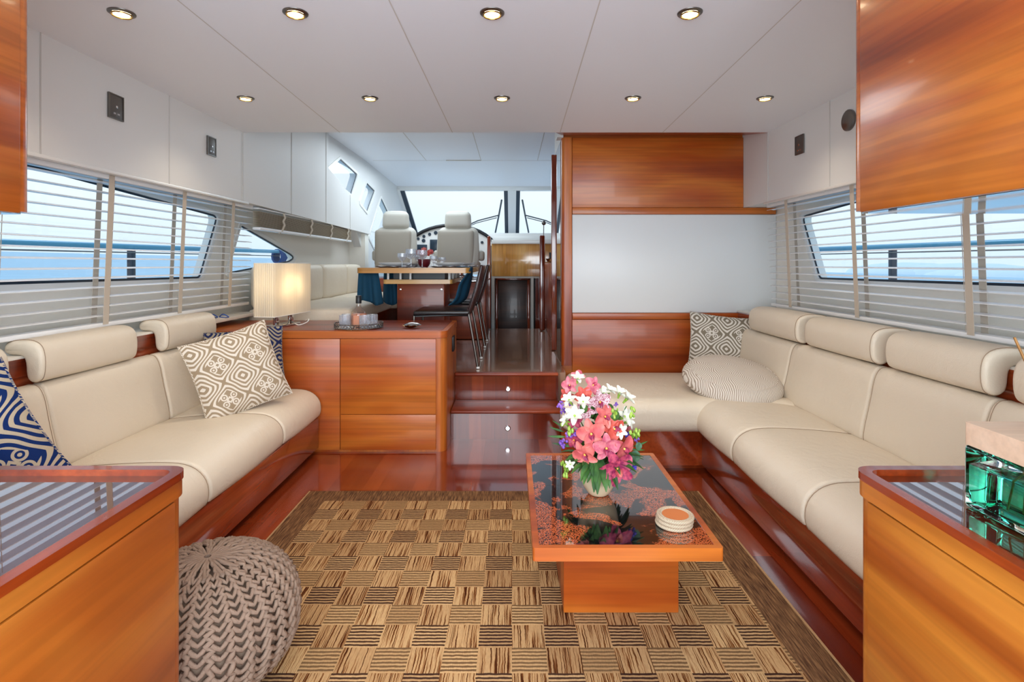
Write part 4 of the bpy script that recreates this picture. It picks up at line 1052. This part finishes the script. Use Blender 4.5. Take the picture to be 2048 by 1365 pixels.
for k in range(46):     # leaf collar, one mesh per spray
    a = 2*PI*k/46+R.uniform(-.1, .1); m = MB()
    ln = R.uniform(.06, .10); el = R.uniform(-0.7, 0.4)
    dr = Vector((math.cos(a)*math.cos(el), math.sin(a)*math.cos(el), math.sin(el)))
    st_ = Vector((math.cos(a)*0.052, math.sin(a)*0.052, 0.113+R.uniform(0, .02)))
    tip_ = dr.cross(Vector((0, 0, 1))).normalized(); up_ = tip_.cross(dr).normalized()
    B = Matrix.Translation(st_) @ Matrix((( tip_.x, dr.x, up_.x, 0), (tip_.y, dr.y, up_.y, 0), (tip_.z, dr.z, up_.z, 0), (0, 0, 0, 1)))
    petal(m, B, ln, ln*0.26, 0.4, 0.25, pw=1.0)
    if k % 3 == 0: petal(m, B @ Matrix.Rotation(.5, 4, 'Z'), ln*.7, ln*.2, 0.4, 0.4, pw=1.0); petal(m, B @ Matrix.Rotation(-.5, 4, 'Z'), ln*.7, ln*.2, 0.4, 0.4, pw=1.0)
    put('leaf', m, PM['leaf'], T, world=False, smooth=80)
for px, py, dx, dz, ln in ((1135, 880, -1, .1, .06), (1130, 870, -1, .4, .05), (1150, 900, -.8, .2, .07), (1270, 900, .6, .3, .05), (1262, 905, 1, 0, .05), (1180, 840, -.2, 1, .05), (1128, 860, -.9, .6, .04)):
    m = MB(); c = LP2(px, py, 0.0); dr = Vector((dx, -.3, dz)).normalized(); tt = dr.cross(Vector((0, -1, 0.2))).normalized(); uu = tt.cross(dr)
    B = Matrix.Translation(c) @ Matrix(((tt.x, dr.x, uu.x, 0), (tt.y, dr.y, uu.y, 0), (tt.z, dr.z, uu.z, 0), (0, 0, 0, 1)))
    petal(m, B, ln, ln*.14, .4, .3, pw=1.0); put('leaf', m, PM['leaf'], T, world=False, smooth=80)
for px, py, r_ in ((1268, 915, .024), (1276, 898, .016)):
    m = MB(); B = aim(LP2(px, py-10, -.02), (.3, -1, .2)); petal(m, B @ Matrix.Rotation(PI*1.1, 4, 'Z'), r_*1.6, r_*1.5, .2, .2, pw=.5); put('leaf', m, PM['euc'], T, world=False, smooth=80)
put('foliage', (lambda mm: [mm.sphere((R.uniform(-.05, .05), R.uniform(-.03, .05), R.uniform(.10, .30)), R.uniform(.012, .022), 1, 1, 1, 8, 6) for _ in range(40)] and mm)(MB()), PM['leaf'], T, world=False)

# ================================================================= dining area
# settee
T = thing('settee', 'cream leather dining settee along the left side of the wheelhouse', 'settee', (-1.5, 5.0, ZU))
put('plinth', MB().box(-2.0, -1.26, 4.0, 6.38, ZU, 0.70, 0.005), M['red_y'], T)
put('near_panel', MB().box(-1.95, -1.22, 3.955, 4.0, ZU, 0.72, 0.006), M['leather'], T)
put('seat', MB().soft(-1.56, 4.64, 0.762, 0.76, 1.36, 0.115, 0.03, (0, 0, 0.008), 14), M['leather'], T, smooth=70)
put('seat', MB().soft(-1.53, 5.85, 0.762, 0.84, 1.05, 0.115, 0.03, (0, 0, 0.008), 14), M['leather'], T, smooth=70)
for a, b in ((3.99, 4.43), (4.44, 5.10), (5.11, 5.84), (5.85, 6.38)):
    put('backrest', MB().soft(-1.86, (a+b)/2, 0.975, 0.17, b-a-0.006, 0.33, 0.045, (0.012, 0, 0.006), 14), M['leather_grey2'] if 'leather_grey2' in M else M['leather'], T, smooth=70)
# table
T = thing('dining_table', 'raised wooden dining table with a pale edge and mahogany pedestal in the wheelhouse', 'dining table', (-0.78, 4.7, ZU))
put('tabletop', MB().prism(rpoly([(-1.20, 4.15), (-0.323, 4.15), (-0.323, 5.30), (-1.20, 5.30)], 0.05, 6), 'z', 1.078, 1.119), M['pale_edge'], T)
put('lower_leaf', MB().prism(rpoly([(-1.03, 4.30), (-0.475, 4.30), (-0.475, 5.2), (-1.03, 5.2)], 0.03, 6), 'z', 0.990, 1.024), M['pale_edge'], T)
put('black_rail', MB().box(-0.97, -0.55, 4.42, 5.1, 1.024, 1.078), M['black'], T)
for x in (-1.0, -0.90, -0.82): put('steel_pin', MB().lathe([(0.010, 1.024), (0.010, 1.078)], (x, 4.36, 0), 12), M['white'], T)
for y in (4.36, 4.6, 4.85, 5.1): put('steel_pin', MB().lathe([(0.012, 1.024), (0.012, 1.078)], (-0.505, y, 0), 12), M['white'], T)
put('pedestal', MB().box(-0.985, -0.575, 4.62, 5.0, ZU, 0.99, 0.01, 3), M['red_x'], T)
for x in (-0.955, -0.605):
    for z in (0.93, 0.45):
        m = MB().lathe([(0.010, 0), (0.009, 0.004), (0.001, 0.005)], seg=14); m.xf(Matrix.Translation((x, 4.619, z)) @ Matrix.Rotation(PI/2, 4, 'X')); put('bolt_cap', m, M['chrome'], T)
# chairs
def chair():
    T = thing('dining_chair', '', 'chair', (-0.505, 4.17, ZU), group='black leather chairs at the dining table')
    sp_ = rpoly([(-0.225, 0.385), (0.18, 0.395), (0.20, 0.42), (0.19, 0.425), (-0.21, 0.418)], 0.006, 3)
    put('seat', MB().loft(rpoly([(-0.225, 0.388), (0.19, 0.392), (0.20, 0.425), (-0.215, 0.422)], 0.012, 4), -0.215, 0.215, 'y', 0.012, 4, 0, 2), M['black_leather'], T, world=False)
    put('backrest', MB().loft(rpoly([(0.165, 0.40), (0.195, 0.395), (0.255, 0.57), (0.295, 0.755), (0.270, 0.762), (0.225, 0.58)], 0.008, 4), -0.205, 0.205, 'y', 0.012, 4, 0, 2), M['brown_back'], T, world=False)
    for y in (-0.20, 0.20):
        put('leg', MB().tube([(-0.215, y, 0.385), (-0.222, y*1.03, 0.0)], 0.010, 10), M['steel'], T, world=False)
        l = put('leg', MB().tube([(0.185, y, 0.405), (0.255, y*1.04, 0.0)], 0.010, 10), M['steel'], T, world=False)
        put('foot', MB().lathe([(0.013, 0), (0.013, 0.01), (0.010, 0.014)], (0.255, y*1.04, 0), 12), M['white'], l, world=False)
    put('seat_frame', MB().tube([(-0.215, -0.20, 0.385), (0.185, -0.20, 0.39), (0.185, 0.20, 0.39), (-0.215, 0.20, 0.385)], 0.008, 8, closed=True), M['black'], T, world=False)
    return T
M['brown_back'] = plain('dark_brown_leather', C(58, 30, 30), 0.3, bumps=(200, 0.1, 0.002))
c0 = chair(); c0['label'] = 'black leather chair with steel legs at the near end of the dining table'
dup(c0, (-0.505, 5.17, ZU), 'black leather chair behind the nearer one at the dining table')
# teal napkins
def cloth(name, label, f, nu, nv, th=0.004):
    m = MB(); vs = []; fs = []
    for i in range(nu+1):
        for j in range(nv+1): vs.append(f(i/nu, j/nv))
    for i in range(nu):
        for j in range(nv):
            a = i*(nv+1)+j; fs.append((a, a+1, a+nv+2, a+nv+1))
    m.add(vs, fs); o = put(name, m, M['teal'], smooth=80)
    md = o.modifiers.new('thickness', 'SOLIDIFY'); md.thickness = th; md.offset = 0
    return tag(o, label, 'napkin', 'teal napkins hanging from the dining table')
def nap(x0, x1, y, zt, zb_, ph):
    def f(u, v):
        s_ = v; x = x0+(x1-x0)*u; x += 0.012*s_+(u-0.5)*0.05*s_
        yy = y+0.025*math.sin(u*14+ph)*(0.3+0.7*s_); z = zt+(zb_-zt)*s_+0.02*math.sin(u*6+ph)*s_
        return (x, yy, z)
    return f
cloth('napkin', 'teal napkin hanging below the left corner of the dining table', nap(-1.24, -1.08, 4.36, 1.075, 0.835, 0), 16, 10)
cloth('napkin', 'teal napkin hanging next to the table pedestal', nap(-1.14, -1.0, 4.80, 1.075, 0.80, 2), 16, 10)
P_ = cr([(-0.43, 0, 1.124), (-0.345, 0, 1.124), (-0.317, 0, 1.116), (-0.314, 0, 1.05), (-0.335, 0, 0.95), (-0.36, 0, 0.87), (-0.41, 0, 0.826)], 3)
def fr_(u, v):
    p = P_[min(len(P_)-1, int(v*(len(P_)-1)+0.5))]; return (p[0]+0.006*math.sin(u*12)*(v > .3)-0.085*(1-u)*max(0, min(1, (v-.35)*4)), 4.165+0.17*u, p[2]+0.003)
cloth('napkin', 'teal napkin draped over the right end of the table onto the chair', fr_, 12, len(P_)-1)
# place settings
TZ = 1.1195
def plate_stack(x, y, lab):
    t = thing('place_setting', lab, 'plate', (x, y, TZ), group='place settings on the dining table')
    n = 40; prof = [(0.001, 0.004), (0.12, 0.004), (0.165, 0.012), (0.166, 0.010), (0.12, 0.0), (0.001, 0.0)]
    m = MB(); vs = []; fs = []
    for r_, z in prof:
        for k in range(n): q = r_*(1+0.02*math.sin(k*2*PI/n*10)*(r_ > .15)); vs.append((q*math.cos(2*PI*k/n), q*math.sin(2*PI*k/n), z+0.002*math.sin(k*2*PI/n*10)*(r_ > .15)))
    for i in range(len(prof)-1):
        for k in range(n): fs.append((i*n+k, i*n+(k+1) % n, (i+1)*n+(k+1) % n, (i+1)*n+k))
    m.add(vs, fs); put('charger', m, plain('silver_charger', C(190, 188, 196), 0.3, metal=0.6), t, world=False)
    put('bowl', MB().lathe([(0.05, 0.012), (0.11, 0.022), (0.138, 0.04), (0.139, 0.042), (0.134, 0.041), (0.10, 0.026), (0.001, 0.018)], seg=40), M['white'], t, world=False)
    return t
p0 = plate_stack(-0.965, 4.45, 'white plate on a silver charger at the near left of the dining table')
dup(p0, (-0.52, 4.47, TZ), 'white plate on a silver charger at the near right of the dining table')
dup(p0, (-0.92, 5.02, TZ), 'white plate on a silver charger at the far left of the dining table')
dup(p0, (-0.48, 5.02, TZ), 'white plate on a silver charger at the far right of the dining table')
def goblet(h, r_, lab, loc):
    t = thing('wine_glass', lab, 'glass', loc, group='cut crystal glasses on the dining table')
    n = 24; prof = [(r_*0.8, 0), (r_*.75, .003), (.006, .006), (.0045, h*.25), (.006, h*.45), (r_*.7, h*.55), (r_, h*.75), (r_*.97, h), (r_*.92, h), (r_*.9, h*.75), (.001, h*.52)]
    vs = []; fs = []; m = MB()
    for i, (q, z) in enumerate(prof):
        for k in range(n):
            qq = q*(1+(0.06*(-1)**k if i in (5, 6) else 0)); vs.append((qq*math.cos(2*PI*k/n), qq*math.sin(2*PI*k/n), z))
    for i in range(len(prof)-1):
        for k in range(n): fs.append((i*n+k, i*n+(k+1) % n, (i+1)*n+(k+1) % n, (i+1)*n+k))
    fs.append(tuple(range(n-1, -1, -1))); m.add(vs, fs); put('glass', m, M['crystal'], t, world=False, smooth=15); return t
for h, r_, lab, loc in ((.115, .036, 'small cut crystal wine glass at the left of the near glasses', (-0.875, 4.30, TZ)), (.15, .044, 'tallest cut crystal goblet beside the small glass', (-0.815, 4.36, TZ)),
                        (.14, .040, 'cut crystal goblet in front of the red flowers', (-0.715, 4.30, TZ)), (.12, .036, 'cut crystal glass behind the tall goblet', (-0.80, 4.62, TZ)),
                        (.10, .034, 'short cut crystal glass right of the red flowers', (-0.70, 4.82, TZ)), (.09, .036, 'short cut crystal glass next to the right helm seat', (-0.63, 4.86, TZ))):
    goblet(h, r_, lab, loc)
T = thing('centrepiece', 'small peach and dark red flower centrepiece on the dining table', 'flowers', (-0.735, 4.52, TZ))
put('vase', MB().lathe([(0.001, 0), (0.03, 0), (0.05, 0.03), (0.055, 0.07), (0.04, 0.075), (0.001, 0.07)], seg=24), plain('dark_red_vase', C(96, 18, 30), 0.3), T, world=False)
for k, (x, z, cc) in enumerate(((-0.04, .12, 'pink'), (0.0, .14, 'pink'), (0.03, .11, 'red'), (-0.015, .10, 'red'), (0.05, .125, 'pink'))):
    m = MB(); B = aim((x, -0.02+0.01*k, z), (x*4, -1, .6))
    for q in range(7): petal(m, B @ Matrix.Rotation(2*PI*q/7, 4, 'Z') @ Matrix.Rotation(.6, 4, 'X'), .03, .024, .5, .2)
    put('bloom', m, PM[cc], T, world=False, smooth=80)
m = MB()
for k in range(16):
    a = R.uniform(0, 2*PI); B = aim((0.02*math.cos(a)+0.02, 0.02*math.sin(a), .07), (math.cos(a)*.5+.4, math.sin(a)*.5, 1)) @ Matrix.Rotation(-1.3, 4, 'X'); petal(m, B, R.uniform(.05, .08), .016, .4, .1, pw=1)
put('foliage', m, PM['leaf'], T, world=False, smooth=80)

# ================================================================= helm
T = thing('helm_cabinet', 'glossy mahogany cabinet under the helm seats', 'cabinet', (-1.0, 6.0, ZU))
put('body', MB().box(-1.08, -0.27, 5.50, 6.35, ZU, 0.965, 0.01), M['red_x'], T)
put('steel_edge', MB().box(-1.085, -0.262, 5.49, 6.35, 0.965, 0.982, 0.003), M['chrome'], T)
put('door', MB().box(-0.95, -0.32, 5.493, 5.502, 0.42, 0.92, 0.003), M['red_x'], T)
def helm_seat(x, lab):
    T = thing('helm_chair', lab, 'helm seat', (x, 6.55, 0.982), group='helm seats')
    yb = 0
    def tap(p): 
        k = (p.z-0.30)/0.5; f = 1-0.06*max(0, k); return (p.x*f, p.y+0.05*k, p.z)
    b = put('backrest', MB().soft(0, 0.05, 0.36, 0.50, 0.15, 0.50, 0.07, (0.01, 0.012, 0.012), 14, tap), M['leather_grey'], T, world=False, smooth=80)
    put('back_panel', MB().soft(-0.02, -0.005, 0.33, 0.44, 0.08, 0.50, 0.035, (0.0, 0.01, 0.0), 12), M['leather_back'], T, world=False, smooth=80)
    put('headrest', MB().soft(0, 0.06, 0.70, 0.33, 0.12, 0.21, 0.055, (0.0, 0.01, 0.012), 12, lambda p: (p.x*(1-0.35*(p.z-0.62)), p.y, p.z)), M['leather_grey'], T, world=False, smooth=80)
    put('seat', MB().soft(0, 0.33, 0.14, 0.50, 0.48, 0.14, 0.05, (0, 0, 0.012), 12), M['leather_grey'], T, world=False, smooth=80)
    for s_ in (-1, 1): put('armrest', MB().soft(s_*0.27, 0.27, 0.27, 0.075, 0.36, 0.13, 0.033, (0, 0, 0), 10), M['leather_grey'], T, world=False, smooth=80)
    put('pedestal', MB().lathe([(0.18, 0.0), (0.18, 0.015), (0.05, 0.03), (0.05, 0.08)], (0, 0.25, 0), 24), M['chrome'], T, world=False)
    return T
M['leather_back'] = plain('taupe_leather_back', C(160, 152, 140), 0.45, bumps=(200, 0.12, 0.003))
helm_seat(-1.42, 'grey leather helm seat on the left, seen from behind'); helm_seat(-0.66, 'grey leather helm seat on the right, seen from behind')
tag(put('helm_platform', MB().box(-1.84, -0.30, 6.41, 7.35, ZU, 0.978), M['red_x']), 'mahogany platform under the two helm seats', 'platform')
T = thing('dashboard', 'white helm dashboard with round gauges and screens behind the helm seats', 'dashboard', (-0.9, 7.6, 1.0))
arc = [(-1.50, 1.0)]+[(-0.85+0.68*math.cos(a), 1.22+0.46*math.sin(a)) for a in [PI-PI*i/20 for i in range(21)]]+[(-0.17, 1.0)]
put('console', MB().prism(arc, 'y', 7.58, 7.88), M['white'], T)
put('cowl', MB().tube([(x, 7.56, z+0.01) for x, z in arc[1:-1]], 0.024, 10), M['black'], T)
for x, z, r_ in ((-1.315, 1.50, .020), (-1.235, 1.535, .022), (-1.155, 1.565, .022), (-1.07, 1.585, .026), (-1.24, 1.475, .026), (-0.98, 1.60, .022), (-0.42, 1.45, .02)):
    m = MB().lathe([(r_, 0), (r_, 0.012), (r_*.8, 0.014), (0.001, 0.010)], seg=20); m.xf(Matrix.Translation((x, 7.58, z)) @ Matrix.Rotation(PI/2, 4, 'X')); put('gauge', m, M['gauge'] if 'gauge' in M else M['navy_seal'], T)
put('screen', MB().box(-1.34, -1.19, 7.555, 7.58, 1.30, 1.42, 0.006), M['navy_seal'], T)
put('screen', MB().box(-1.15, -1.02, 7.555, 7.58, 1.30, 1.49, 0.006), M['navy_seal'], T)
# lamp on stalk and small plant on the right
T = thing('stalk_lamp', 'slim chrome stalk lamp behind the right newel post', 'lamp', (0.37, 6.3, 1.2))
put('stalk', MB().tube([(0.37, 6.3, 1.2), (0.37, 6.3, 1.60)], 0.006, 8), M['chrome'], T)
put('lamp_head', MB().sphere((0.37, 6.28, 1.625), 0.026), M['steel'], T)
T = thing('potted_plant', 'small dark pot with leaves and a gold dish on the counter right of the companionway', 'plant', (0.475, 6.2, 1.16))
put('dish', MB().lathe([(0.03, 0), (0.07, 0.015), (0.09, 0.05), (0.085, 0.05), (0.06, 0.02), (0.001, 0.01)], seg=24), M['brass'], T, world=False)
put('pot', MB().lathe([(0.03, 0.01), (0.045, 0.06), (0.05, 0.12), (0.045, 0.12), (0.001, 0.11)], seg=20), M['navy_seal'], T, world=False)
m = MB()
for k in range(26):
    a = R.uniform(0, 2*PI); B = aim((0.02*math.cos(a), 0.02*math.sin(a), .11), (math.cos(a)*.6, math.sin(a)*.6, 1)) @ Matrix.Rotation(-1.3, 4, 'X'); petal(m, B, R.uniform(.05, .10), .03, .4, .2, pw=1)
put('foliage', m, PM['leaf'], T, world=False, smooth=80)
tag(put('galley_counter', MB().box(0.395, 1.88, 5.0, 6.85, ZU, 1.16, 0.01), M['red_x']), 'mahogany galley counter behind the wood partition', 'counter')
